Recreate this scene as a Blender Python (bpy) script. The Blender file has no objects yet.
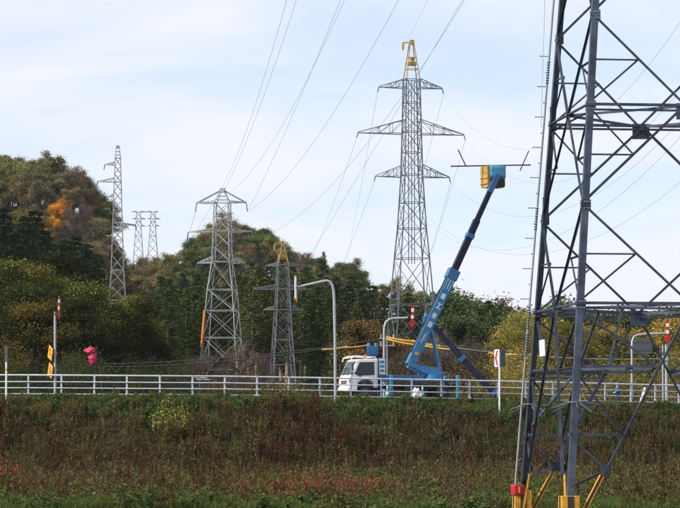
import bpy, bmesh, math, random
import numpy as np
from mathutils import Vector, Matrix, Quaternion

# ------------------------------------------------------------------ camera
FPX, TILT, CAMZ = 2900.0, 0.0604, 3.0          # focal length in photo pixels, upward tilt, eye height
SC = bpy.context.scene
COL = SC.collection
cam = bpy.data.cameras.new('camera')
cam.sensor_fit = 'HORIZONTAL'; cam.sensor_width = 36.0
cam.lens = FPX / 680.0 * 36.0
cam.clip_start = 0.5; cam.clip_end = 8000.0
cam_o = bpy.data.objects.new('camera', cam); COL.objects.link(cam_o)
cam_o.location = (0, 0, CAMZ); cam_o.rotation_euler = (math.pi / 2 + TILT, 0, 0)
SC.camera = cam_o

# ------------------------------------------------------------------ light
SUN_AZ, SUN_EL = math.radians(-114.0), math.radians(33.0)   # azimuth from +Y towards +X
world = bpy.data.worlds.new('World'); SC.world = world; world.use_nodes = True
nt = world.node_tree; N = nt.nodes; L = nt.links; N.clear()
def nd(tree, t, **kw):
    n = tree.nodes.new(t)
    for k, v in kw.items():
        setattr(n, k, v)
    return n
wo = nd(nt, 'ShaderNodeOutputWorld'); bg = nd(nt, 'ShaderNodeBackground')
sky = nd(nt, 'ShaderNodeTexSky', sky_type='NISHITA', sun_disc=False, sun_elevation=SUN_EL,
         sun_rotation=SUN_AZ % (2 * math.pi), air_density=1.0, dust_density=0.1, ozone_density=3.5)
tc = nd(nt, 'ShaderNodeTexCoord'); sep = nd(nt, 'ShaderNodeSeparateXYZ')
L.new(tc.outputs['Generated'], sep.inputs[0])
den = nd(nt, 'ShaderNodeMath', operation='ADD'); L.new(sep.outputs['Z'], den.inputs[0]); den.inputs[1].default_value = 0.10
dmx = nd(nt, 'ShaderNodeMath', operation='MAXIMUM'); L.new(den.outputs[0], dmx.inputs[0]); dmx.inputs[1].default_value = 0.04
dx = nd(nt, 'ShaderNodeMath', operation='DIVIDE'); L.new(sep.outputs['X'], dx.inputs[0]); L.new(dmx.outputs[0], dx.inputs[1])
dy = nd(nt, 'ShaderNodeMath', operation='DIVIDE'); L.new(sep.outputs['Y'], dy.inputs[0]); L.new(dmx.outputs[0], dy.inputs[1])
cb = nd(nt, 'ShaderNodeCombineXYZ'); L.new(dx.outputs[0], cb.inputs[0]); L.new(dy.outputs[0], cb.inputs[1])
mp = nd(nt, 'ShaderNodeMapping'); L.new(cb.outputs[0], mp.inputs[0])
mp.inputs['Scale'].default_value = (1.15, 0.95, 1); mp.inputs['Rotation'].default_value = (0, 0, 0.12); mp.inputs['Location'].default_value = (3.4, 1.3, 0)
nz = nd(nt, 'ShaderNodeTexNoise'); nz.inputs['Scale'].default_value = 1.0; nz.inputs['Detail'].default_value = 5.0
nz.inputs['Roughness'].default_value = 0.52; nz.inputs['Distortion'].default_value = 0.5
L.new(mp.outputs[0], nz.inputs['Vector'])
cr = nd(nt, 'ShaderNodeMapRange'); cr.inputs['From Min'].default_value = 0.34; cr.inputs['From Max'].default_value = 0.66
cr.inputs['To Min'].default_value = 0.58; cr.inputs['To Max'].default_value = 1.0; cr.interpolation_type = 'SMOOTHSTEP'
L.new(nz.outputs['Fac'], cr.inputs['Value'])
mixc = nd(nt, 'ShaderNodeMix', data_type='RGBA')
tint = nd(nt, 'ShaderNodeMix', data_type='RGBA', blend_type='MULTIPLY'); tint.inputs['Factor'].default_value = 1.0
L.new(sky.outputs[0], tint.inputs['A']); tint.inputs['B'].default_value = (1.15, 1.42, 1.80, 1)
L.new(cr.outputs[0], mixc.inputs['Factor']); L.new(tint.outputs['Result'], mixc.inputs['A'])
mixc.inputs['B'].default_value = (9.3, 9.5, 10.2, 1)       # thin sunlit cirrus veil
L.new(mixc.outputs['Result'], bg.inputs['Color']); bg.inputs['Strength'].default_value = 0.10
L.new(bg.outputs[0], wo.inputs['Surface'])

sl = bpy.data.lights.new('sun', 'SUN'); sl.energy = 5.0; sl.angle = math.radians(0.6); sl.color = (1.0, 0.93, 0.82)
so = bpy.data.objects.new('sun', sl); COL.objects.link(so)
SDIR = Vector((math.sin(SUN_AZ) * math.cos(SUN_EL), math.cos(SUN_AZ) * math.cos(SUN_EL), math.sin(SUN_EL)))
so.rotation_euler = SDIR.to_track_quat('Z', 'Y').to_euler(); so.location = (-60, -20, 60)
SC.view_settings.view_transform = 'Standard'; SC.view_settings.look = 'None'
SC.view_settings.exposure = 0.0; SC.view_settings.gamma = 1.0; SC.view_settings.use_curve_mapping = False
SC.cycles.use_denoising = True
SC.cycles.max_bounces = 6; SC.cycles.diffuse_bounces = 3; SC.cycles.transmission_bounces = 4; SC.cycles.transparent_max_bounces = 4

# ------------------------------------------------------------------ helpers
random.seed(7); RNG = np.random.default_rng(11)
CT, ST = math.cos(TILT), math.sin(TILT)
def P(px, py, D):
    """the point seen at photo pixel (px, py) that lies D metres in front of the camera"""
    cx, cy = (px - 340) / FPX, (254 - py) / FPX
    y = CT - cy * ST; z = ST + cy * CT; s = D / y
    return Vector((cx * s, D, CAMZ + z * s))
def proj(p):
    y, z = p[1], p[2] - CAMZ
    yc = y * CT + z * ST; zc = -y * ST + z * CT
    return 340 + FPX * p[0] / yc, 254 - FPX * zc / yc
def interp(x, tab):
    return np.interp(x, [t[0] for t in tab], [t[1] for t in tab])
def sm(a, b, x):
    t = np.clip((x - a) / (b - a), 0, 1); return t * t * (3 - 2 * t)

def tag(o, label=None, cat=None, group=None, kind=None):
    if label: o['label'] = label
    if cat: o['category'] = cat
    if group: o['group'] = group
    if kind: o['kind'] = kind
    return o
def empty(name, loc=(0, 0, 0), rz=0.0):
    o = bpy.data.objects.new(name, None); COL.objects.link(o)
    o.location = loc; o.rotation_euler = (0, 0, rz); o.empty_display_size = 0.2
    return o
def link(name, me, parent=None):
    o = bpy.data.objects.new(name, me); COL.objects.link(o)
    if parent is not None: o.parent = parent
    return o

class MB:
    """collects shapes; build() links them as ONE mesh object"""
    def __init__(s): s.v = []; s.f = []; s.sm = []
    def add(s, vs, fs, smooth=False):
        b = len(s.v); s.v += [tuple(v) for v in vs]
        for f in fs: s.f.append([b + i for i in f]); s.sm.append(smooth)
    def box(s, c, d, M=None):
        hx, hy, hz = d[0] / 2, d[1] / 2, d[2] / 2
        vs = [Vector((x * hx, y * hy, z * hz)) for z in (-1, 1) for y in (-1, 1) for x in (-1, 1)]
        if M is not None: vs = [M @ v for v in vs]
        vs = [v + Vector(c) for v in vs]
        s.add(vs, [(0, 2, 3, 1), (4, 5, 7, 6), (0, 1, 5, 4), (2, 6, 7, 3), (0, 4, 6, 2), (1, 3, 7, 5)])
    def prism(s, prof, y0, y1):
        """profile in x,z swept along y"""
        n = len(prof)
        vs = [(x, y0, z) for x, z in prof] + [(x, y1, z) for x, z in prof]
        fs = [tuple(range(n)), tuple(range(2 * n - 1, n - 1, -1))]
        fs += [(i, i + n, (i + 1) % n + n, (i + 1) % n) for i in range(n)]
        s.add(vs, fs)
    def tube(s, pts, rad, n=8, cap=True, smooth=True):
        pts = [Vector(p) for p in pts]
        if not hasattr(rad, '__len__'): rad = [rad] * len(pts)
        vs = []; up = None
        for i, p in enumerate(pts):
            a = pts[max(i - 1, 0)]; b = pts[min(i + 1, len(pts) - 1)]
            t = (b - a).normalized()
            if up is None:
                up = Vector((0, 0, 1)) if abs(t.z) < 0.9 else Vector((1, 0, 0))
            x = t.cross(up).normalized(); up = x.cross(t).normalized()
            for k in range(n):
                an = 2 * math.pi * k / n
                vs.append(p + (x * math.cos(an) + up * math.sin(an)) * rad[i])
        fs = []
        for i in range(len(pts) - 1):
            for k in range(n):
                k2 = (k + 1) % n
                fs.append((i * n + k, i * n + k2, (i + 1) * n + k2, (i + 1) * n + k))
        s.add(vs, fs, smooth)
        if cap:
            m = len(pts) - 1
            s.add([vs[k] for k in range(n)], [tuple(range(n - 1, -1, -1))])
            s.add([vs[m * n + k] for k in range(n)], [tuple(range(n))])
    def beam(s, a, b, w, h=None, side=None):
        """rectangular bar from a to b"""
        a, b = Vector(a), Vector(b); h = h or w
        t = (b - a).normalized()
        r = Vector(side) if side is not None else (Vector((0, 0, 1)) if abs(t.z) < 0.9 else Vector((1, 0, 0)))
        x = t.cross(r).normalized(); y = x.cross(t).normalized()
        vs = [p + x * (sx * w / 2) + y * (sy * h / 2) for p in (a, b) for sx, sy in ((-1, -1), (1, -1), (1, 1), (-1, 1))]
        s.add(vs, [(0, 3, 2, 1), (4, 5, 6, 7), (0, 1, 5, 4), (1, 2, 6, 5), (2, 3, 7, 6), (3, 0, 4, 7)])
    def mesh(s, name, mat):
        me = bpy.data.meshes.new(name); me.from_pydata(s.v, [], s.f)
        me.polygons.foreach_set('use_smooth', s.sm); me.materials.append(mat); me.update()
        return me
    def build(s, name, mat, parent=None, bevel=0.0):
        o = link(name, s.mesh(name, mat), parent)
        if bevel:
            m = o.modifiers.new('bevel', 'BEVEL'); m.width = bevel; m.segments = 2; m.limit_method = 'ANGLE'
        return o

# ------------------------------------------------------------------ materials
def mat_new(name):
    m = bpy.data.materials.new(name); m.use_nodes = True
    b = m.node_tree.nodes['Principled BSDF']
    return m, m.node_tree, b
def paint(name, col, rough=0.5, metal=0.0, var=0.12, scale=6.0, bump=0.0, spec=0.5, grime=0.0, world=False):
    """a paint or metal with uneven tone; colour only, no light"""
    m, t, b = mat_new(name)
    g = nd(t, 'ShaderNodeTexCoord'); n = nd(t, 'ShaderNodeTexNoise')
    n.inputs['Scale'].default_value = scale; n.inputs['Detail'].default_value = 5
    csock = nd(t, 'ShaderNodeNewGeometry').outputs['Position'] if world else g.outputs['Object']
    t.links.new(csock, n.inputs['Vector'])
    hs = nd(t, 'ShaderNodeMapRange'); hs.inputs['From Min'].default_value = 0.3; hs.inputs['From Max'].default_value = 0.7
    hs.inputs['To Min'].default_value = 1 - var; hs.inputs['To Max'].default_value = 1 + var
    t.links.new(n.outputs['Fac'], hs.inputs['Value'])
    oi = nd(t, 'ShaderNodeObjectInfo')
    rv = nd(t, 'ShaderNodeMapRange'); rv.inputs['To Min'].default_value = 1 - var * .6; rv.inputs['To Max'].default_value = 1 + var * .6
    t.links.new(oi.outputs['Random'], rv.inputs['Value'])
    mu = nd(t, 'ShaderNodeMath', operation='MULTIPLY'); t.links.new(hs.outputs[0], mu.inputs[0]); t.links.new(rv.outputs[0], mu.inputs[1])
    vm = nd(t, 'ShaderNodeVectorMath', operation='SCALE'); vm.inputs[0].default_value = col; t.links.new(mu.outputs[0], vm.inputs['Scale'])
    src = vm.outputs[0]
    if grime:
        n2 = nd(t, 'ShaderNodeTexNoise'); n2.inputs['Scale'].default_value = scale * 0.7; n2.inputs['Detail'].default_value = 8
        t.links.new(csock, n2.inputs['Vector'])
        r2 = nd(t, 'ShaderNodeMapRange'); r2.inputs['From Min'].default_value = 0.52; r2.inputs['From Max'].default_value = 0.72; r2.inputs['To Max'].default_value = grime
        t.links.new(n2.outputs['Fac'], r2.inputs['Value'])
        mx = nd(t, 'ShaderNodeMix', data_type='RGBA'); t.links.new(r2.outputs[0], mx.inputs['Factor'])
        t.links.new(src, mx.inputs['A']); mx.inputs['B'].default_value = (0.09, 0.065, 0.045, 1); src = mx.outputs['Result']
    t.links.new(src, b.inputs['Base Color'])
    b.inputs['Roughness'].default_value = rough; b.inputs['Metallic'].default_value = metal
    b.inputs['Specular IOR Level'].default_value = spec
    if bump:
        bp = nd(t, 'ShaderNodeBump'); bp.inputs['Strength'].default_value = bump; bp.inputs['Distance'].default_value = 0.02
        t.links.new(n.outputs['Fac'], bp.inputs['Height']); t.links.new(bp.outputs[0], b.inputs['Normal'])
    return m
def foliage(name, col=None, trans=0.3, hue=0.035, val=0.45, alt=None, altf=0.0, clump=0.0):
    """leaves: the object's own colour (or col) varied leaf by leaf, with light passing through"""
    m, t, b = mat_new(name); t.nodes.remove(b)
    out = t.nodes['Material Output']
    ge = nd(t, 'ShaderNodeNewGeometry'); oi = nd(t, 'ShaderNodeObjectInfo')
    src = oi.outputs['Color']
    if col is not None:
        rgb = nd(t, 'ShaderNodeRGB'); rgb.outputs[0].default_value = (*col, 1); src = rgb.outputs[0]
    if alt is not None:
        wn = nd(t, 'ShaderNodeTexWhiteNoise', noise_dimensions='2D')
        cbx = nd(t, 'ShaderNodeCombineXYZ'); t.links.new(ge.outputs['Random Per Island'], cbx.inputs[0]); t.links.new(oi.outputs['Random'], cbx.inputs[1])
        t.links.new(cbx.outputs[0], wn.inputs['Vector'])
        gt = nd(t, 'ShaderNodeMath', operation='LESS_THAN'); t.links.new(wn.outputs['Value'], gt.inputs[0]); gt.inputs[1].default_value = altf
        mx = nd(t, 'ShaderNodeMix', data_type='RGBA'); t.links.new(gt.outputs[0], mx.inputs['Factor'])
        t.links.new(src, mx.inputs['A']); mx.inputs['B'].default_value = (*alt, 1); src = mx.outputs['Result']
    h = nd(t, 'ShaderNodeHueSaturation')
    ca = nd(t, 'ShaderNodeAttribute', attribute_name='clump')
    h0 = nd(t, 'ShaderNodeHueSaturation')
    def rng(sock, lo, hi, to):
        r = nd(t, 'ShaderNodeMapRange'); r.inputs['To Min'].default_value = lo; r.inputs['To Max'].default_value = hi
        t.links.new(sock, r.inputs['Value']); t.links.new(r.outputs[0], to); return r
    ad = nd(t, 'ShaderNodeMath', operation='ADD'); t.links.new(oi.outputs['Random'], ad.inputs[0]); t.links.new(ge.outputs['Random Per Island'], ad.inputs[1])
    fr = nd(t, 'ShaderNodeMath', operation='FRACT'); t.links.new(ad.outputs[0], fr.inputs[0])
    mu = nd(t, 'ShaderNodeMath', operation='MULTIPLY'); t.links.new(ge.outputs['Random Per Island'], mu.inputs[0]); mu.inputs[1].default_value = 7.31
    f2 = nd(t, 'ShaderNodeMath', operation='FRACT'); t.links.new(mu.outputs[0], f2.inputs[0])
    rng(fr.outputs[0], 0.5 - hue, 0.5 + hue, h.inputs['Hue']); rng(f2.outputs[0], 1 - val, 1 + val, h.inputs['Value'])
    rng(ca.outputs['Fac'], .505 + clump * .02, .505 - clump * .035, h0.inputs['Hue']); rng(ca.outputs['Fac'], 1 - clump * .55, 1 + clump * .75, h0.inputs['Value'])
    t.links.new(src, h0.inputs['Color']); t.links.new(h0.outputs[0], h.inputs['Color'])
    d = nd(t, 'ShaderNodeBsdfDiffuse'); tr = nd(t, 'ShaderNodeBsdfTranslucent'); ms = nd(t, 'ShaderNodeMixShader')
    t.links.new(h.outputs[0], d.inputs['Color']); t.links.new(h.outputs[0], tr.inputs['Color'])
    ms.inputs[0].default_value = trans; t.links.new(d.outputs[0], ms.inputs[1]); t.links.new(tr.outputs[0], ms.inputs[2])
    t.links.new(ms.outputs[0], out.inputs['Surface'])
    return m
def ground_mat(name, c1, c2, c3, scale):
    m, t, b = mat_new(name)
    g = nd(t, 'ShaderNodeTexCoord')
    n = nd(t, 'ShaderNodeTexNoise'); n.inputs['Scale'].default_value = scale; n.inputs['Detail'].default_value = 9; n.inputs['Roughness'].default_value = .65
    n2 = nd(t, 'ShaderNodeTexNoise'); n2.inputs['Scale'].default_value = scale * 11; n2.inputs['Detail'].default_value = 6
    for k in (n, n2): t.links.new(g.outputs['Object'], k.inputs['Vector'])
    cr = nd(t, 'ShaderNodeValToRGB'); e = cr.color_ramp.elements
    e[0].position = .36; e[0].color = (*c1, 1); e[1].position = .64; e[1].color = (*c3, 1)
    x = e.new(.5); x.color = (*c2, 1)
    t.links.new(n.outputs['Fac'], cr.inputs[0])
    vm = nd(t, 'ShaderNodeMapRange'); vm.inputs['From Min'].default_value = .3; vm.inputs['From Max'].default_value = .7
    vm.inputs['To Min'].default_value = .6; vm.inputs['To Max'].default_value = 1.4; t.links.new(n2.outputs['Fac'], vm.inputs['Value'])
    sc = nd(t, 'ShaderNodeVectorMath', operation='SCALE'); t.links.new(cr.outputs[0], sc.inputs[0]); t.links.new(vm.outputs[0], sc.inputs['Scale'])
    t.links.new(sc.outputs[0], b.inputs['Base Color']); b.inputs['Roughness'].default_value = .95; b.inputs['Specular IOR Level'].default_value = .1
    bp = nd(t, 'ShaderNodeBump'); bp.inputs['Strength'].default_value = .8; bp.inputs['Distance'].default_value = .15
    t.links.new(n2.outputs['Fac'], bp.inputs['Height']); t.links.new(bp.outputs[0], b.inputs['Normal'])
    return m

M = {}
M['ground'] = ground_mat('forest_floor', (.030, .032, .014), (.050, .040, .020), (.062, .046, .026), .12)
M['asphalt'] = paint('asphalt', (.055, .055, .057), .9, 0, .2, 3, .3)
M['line'] = paint('road_paint', (.75, .75, .72), .7, 0, .1, 4)
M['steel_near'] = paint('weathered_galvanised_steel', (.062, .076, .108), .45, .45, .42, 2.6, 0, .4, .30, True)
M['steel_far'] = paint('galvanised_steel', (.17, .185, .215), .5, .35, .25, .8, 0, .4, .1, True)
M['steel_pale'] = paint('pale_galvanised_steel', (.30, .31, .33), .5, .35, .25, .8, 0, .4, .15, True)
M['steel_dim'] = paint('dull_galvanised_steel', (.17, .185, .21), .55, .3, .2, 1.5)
M['pipe'] = paint('pale_galvanised_pipe', (.34, .345, .37), .45, .3, .2, 3)
M['fence'] = paint('fence_coating', (.60, .63, .72), .45, .1, .14, 3, 0, .5, .25, True)
M['pole'] = paint('pole_galvanising', (.38, .40, .43), .5, .3, .14, 3)
M['yellow_paint'] = paint('yellow_peak_paint', (.42, .29, .09), .6, 0, .2, 3, 0, .4, .2)
M['yellow_guard'] = paint('yellow_guard_plastic', (.66, .32, .02), .55, 0, .2, 5, 0, .4, .45)
M['black_guard'] = paint('black_guard_plastic', (.03, .028, .026), .6, 0, .2, 5)
M['yellow_cover'] = paint('yellow_line_cover', (.78, .44, .07), .45, 0, .12, 3)
M['orange_cover'] = paint('orange_line_cover', (.52, .27, .06), .5, 0, .14, 3)
M['orange_marker'] = paint('orange_marker_sleeve', (.72, .20, .03), .6, 0, .2, 2)
M['red'] = paint('red_sign_paint', (.46, .014, .02), .5, 0, .15, 5, 0, .4, .25)
M['white'] = paint('white_sign_paint', (.78, .78, .78), .5, 0, .08, 5, 0, .5, .08)
M['grey_plate'] = paint('grey_plate_back', (.085, .09, .10), .55, .2, .15, 5)
M['sign_yellow'] = paint('yellow_sign_paint', (.72, .29, .01), .5, 0, .08, 5)
M['cab_white'] = paint('white_truck_paint', (.80, .81, .83), .3, 0, .05, 2, 0, .5, .12)
M['truck_blue'] = paint('blue_truck_paint', (.022, .115, .28), .4, 0, .1, 2, 0, .5, .1)
M['boom_blue'] = paint('light_blue_boom_paint', (.028, .175, .35), .45, 0, .18, 2, 0, .5, .3)
M['teal'] = paint('teal_outrigger_paint', (.05, .25, .34), .5, 0, .15, 2, 0, .4, .3)
M['boom_dark'] = paint('black_insulated_boom', (.012, .017, .042), .55, 0, .2, 3, 0, .25)
M['rubber'] = paint('tyre_rubber', (.018, .018, .018), .85, 0, .2, 5)
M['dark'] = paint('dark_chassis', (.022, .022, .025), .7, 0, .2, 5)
M['bucket'] = paint('amber_bucket_resin', (.50, .29, .06), .55, 0, .2, 3, 0, .4, .35)
M['cloth_blue'] = paint('pale_blue_sheet', (.07, .31, .45), .8, 0, .15, 4, .3)
M['indicator'] = paint('orange_lens', (.75, .22, .03), .2, 0, .05, 3)
M['ceramic'] = paint('glazed_insulator', (.55, .55, .56), .25, 0, .15, 5)
M['ceramic_dark'] = paint('brown_insulator', (.10, .085, .08), .25, 0, .15, 5)
M['wire'] = paint('aluminium_conductor', (.34, .35, .38), .5, .3, .1, .2)
M['cable'] = paint('black_cable', (.018, .018, .018), .6, 0, .1, 1)
M['pink'] = paint('pink_plastic_sheet', (.62, .035, .11), .6, 0, .15, 5, .3)
M['green_cone'] = paint('green_cone_plastic', (.02, .32, .24), .5, 0, .1, 5)
M['helmet'] = paint('blue_helmet', (.04, .27, .68), .3, 0, .05, 4)
M['jacket'] = paint('blue_work_jacket', (.05, .15, .40), .85, 0, .2, 8, .3)
M['trouser'] = paint('dark_work_trousers', (.03, .045, .09), .85, 0, .2, 8, .3)
M['skin'] = paint('skin', (.50, .27, .18), .6, 0, .06, 10)
M['shoe'] = paint('shoe_leather', (.03, .028, .026), .6, 0, .1, 9)
M['glove'] = paint('white_glove', (.70, .70, .68), .9, 0, .1, 9)
M['bark'] = paint('tree_bark', (.060, .048, .038), .95, 0, .35, 3, .6, .1)
M['bark_pale'] = paint('pale_tree_bark', (.24, .17, .125), .95, 0, .35, 2, .6, .1)
M['twig'] = paint('bare_twigs', (.13, .095, .08), .95, 0, .3, 2, 0, .1)
M['leaf'] = foliage('autumn_leaves', None, .26, .02, .45, clump=1.0)
M['needle'] = foliage('needles', None, .25, .015, .45)
M['glass'] = None
g, t, b = mat_new('truck_glass'); b.inputs['Base Color'].default_value = (.03, .045, .055, 1); b.inputs['Roughness'].default_value = .06
b.inputs['Specular IOR Level'].default_value = .25
nn = nd(t, 'ShaderNodeTexNoise'); nn.inputs['Scale'].default_value = 3; rr = nd(t, 'ShaderNodeMapRange'); rr.inputs['To Min'].default_value = .04; rr.inputs['To Max'].default_value = .16
t.links.new(nn.outputs['Fac'], rr.inputs['Value']); t.links.new(rr.outputs[0], b.inputs['Roughness']); M['glass'] = g

# ------------------------------------------------------------------ the lie of the land
POST_PX = [-103, -70, -37, -4.5, 28.5, 61.5, 94.4, 127, 160, 192.5, 224.7, 257, 288.5, 319.7, 350.7, 381, 411.3, 441, 469.4, 498,
           525.5, 552.5, 579, 605, 630.7, 655, 678.5, 701, 723, 744, 764, 783]
ROAD_D = [(-400, 169.6), (60, 170), (160, 170.6), (257, 172), (350, 173.8), (441, 176), (553, 179.5), (678, 184), (783, 188.5), (1200, 212)]
RAIL_Y = [(-400, 375.3), (28, 375.4), (95, 375.8), (225, 376.7), (257, 377.2), (320, 378.2), (441, 380.3), (498, 381.4), (605, 384.0), (678, 385.8), (783, 388.4), (1200, 396)]
def road_d(u): return interp(u, ROAD_D)
def road_z(u):
    d = road_d(u); cy = (254 - interp(u, RAIL_Y)) / FPX
    return CAMZ + (ST + cy * CT) / (CT - cy * ST) * d - 1.20
RIDGE = [(-800, 24), (60, 25), (112, 27), (150, 28), (180, 28), (205, 35), (225, 38), (255, 37), (290, 32.5), (335, 28), (380, 23.5), (440, 19), (520, 14), (700, 12), (2000, 12)]
LEFTH = [(-900, 30), (-200, 38), (0, 40.5), (40, 40.5), (70, 39.5), (90, 38), (103, 34), (110, 25), (117, 14), (125, 7), (138, 0)]
def H(x, y):
    x = np.asarray(x, float); y = np.asarray(y, float)
    yy = np.maximum(y, 60.0); u = np.clip(340 + FPX * x / yy, -900, 2000)
    d = road_d(u); zr = road_z(u); s = d - y
    near = 1.4 * (1 - sm(25, 75, y))
    undul = .12 * np.sin(x * .31 + y * .17) + .10 * np.sin(x * .13 - y * .37 + 1) + .05 * np.sin(x * .9 + y * .7)
    front = zr * (1 - sm(0.2, 16.5, s)) ** 1.05 + undul * sm(.5, 4, s)
    back = 2.0 + (zr - 2.0) * (1 - sm(8.6, 17.0, -s))
    z = np.where(s > 0, front, back) + near
    hill_l = interp(u, LEFTH) * sm(395, 525, y)
    hill_r = interp(u, RIDGE) * sm(440, 640, y)
    hill = np.maximum(hill_l, hill_r) + 1.2 * np.sin(x * .11 + y * .05) * sm(420, 480, y)
    return z + hill
def Hs(x, y): return float(H(x, y))
def ground_at(px, D):
    x = (px - 340) / FPX * D
    return Vector((x, D, Hs(x, D)))

xs = np.concatenate([-np.geomspace(1500, 66, 26), np.arange(-62, 62.1, 1.4), np.geomspace(66, 1500, 26)])
ys = np.concatenate([np.arange(-80, 100, 12.), np.arange(102, 205, 1.0), np.arange(206, 720, 7.), np.geomspace(730, 4000, 22)])
gx, gy = np.meshgrid(xs, ys); gz = H(gx, gy)
nx, ny = len(xs), len(ys)
vs = np.stack([gx, gy, gz], -1).reshape(-1, 3)
ii = (np.arange(ny - 1)[:, None] * nx + np.arange(nx - 1)[None]).reshape(-1)
fs = np.stack([ii, ii + 1, ii + nx + 1, ii + nx], -1)
me = bpy.data.meshes.new('ground'); me.from_pydata(vs.tolist(), [], fs.tolist()); me.materials.append(M['ground'])
me.polygons.foreach_set('use_smooth', [True] * len(me.polygons)); me.update()
tag(link('ground', me), kind='structure')

# the road on the embankment: a strip following the fence line
def road_pt(u, off):
    d = float(road_d(u)); x = (u - 340) / FPX * d
    e = .5; d2 = float(road_d(u + e)); x2 = (u + e - 340) / FPX * d2
    t = Vector((x2 - x, d2 - d, 0)).normalized(); n = Vector((-t.y, t.x, 0))
    return Vector((x, d, float(road_z(u)))) + n * off
def strip(name, o0, o1, dz, mat, u0=-380, u1=1100, step=20):
    vs, fs = [], []; us = np.arange(u0, u1, step)
    for u in us:
        for o in (o0, o1):
            p = road_pt(u, o); vs.append((p.x, p.y, p.z + dz))
    for i in range(len(us) - 1): fs.append((2 * i, 2 * i + 2, 2 * i + 3, 2 * i + 1))
    me = bpy.data.meshes.new(name); me.from_pydata(vs, [], fs); me.materials.append(mat)
    return tag(link(name, me), kind='structure')
strip('road', .7, 8.0, .09, M['asphalt'])
strip('road_marking', 1.15, 1.3, .094, M['line'])
strip('road_marking', 7.4, 7.55, .094, M['line'])

# ------------------------------------------------------------------ steel members shared by the towers
def unit_angle():
    t = .13; pr = [(0, 0), (1, 0), (1, t), (t, t), (t, 1), (0, 1)]
    vs = [(x, y, z) for z in (0, 1) for x, y in pr]
    fs = [tuple(range(5, -1, -1)), tuple(range(6, 12))] + [(i, (i + 1) % 6, (i + 1) % 6 + 6, i + 6) for i in range(6)]
    return vs, fs
def angle_mesh(mat):
    vs, fs = unit_angle(); me = bpy.data.meshes.new('steel_angle'); me.from_pydata(vs, [], fs); me.materials.append(mat); return me
ANG = {k: angle_mesh(M[k]) for k in ('steel_near', 'steel_far', 'steel_pale', 'steel_dim', 'yellow_paint')}
def frame_for(a, b, xdir):
    z = (b - a); ln = z.length; z = z / ln
    x = Vector(xdir) - z * z.dot(Vector(xdir))
    if x.length < 1e-4: x = z.orthogonal()
    x.normalize(); y = z.cross(x)
    return x, y, z, ln
def member(name, a, b, w, me, root, xdir, off=(0, 0, 0), mat=None):
    """one steel angle from a to b: flange 1 along xdir, flange 2 to its left"""
    a, b = Vector(a), Vector(b); x, y, z, ln = frame_for(a, b, xdir)
    o = link(name, me, root)
    o.location = a + Vector(off); o.rotation_mode = 'QUATERNION'
    o.rotation_quaternion = Matrix((x, y, z)).transposed().to_quaternion()
    o.scale = (w, w, ln)
    return o
def bar_into(mb, a, b, w): mb.beam(a, b, w, w)

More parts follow.
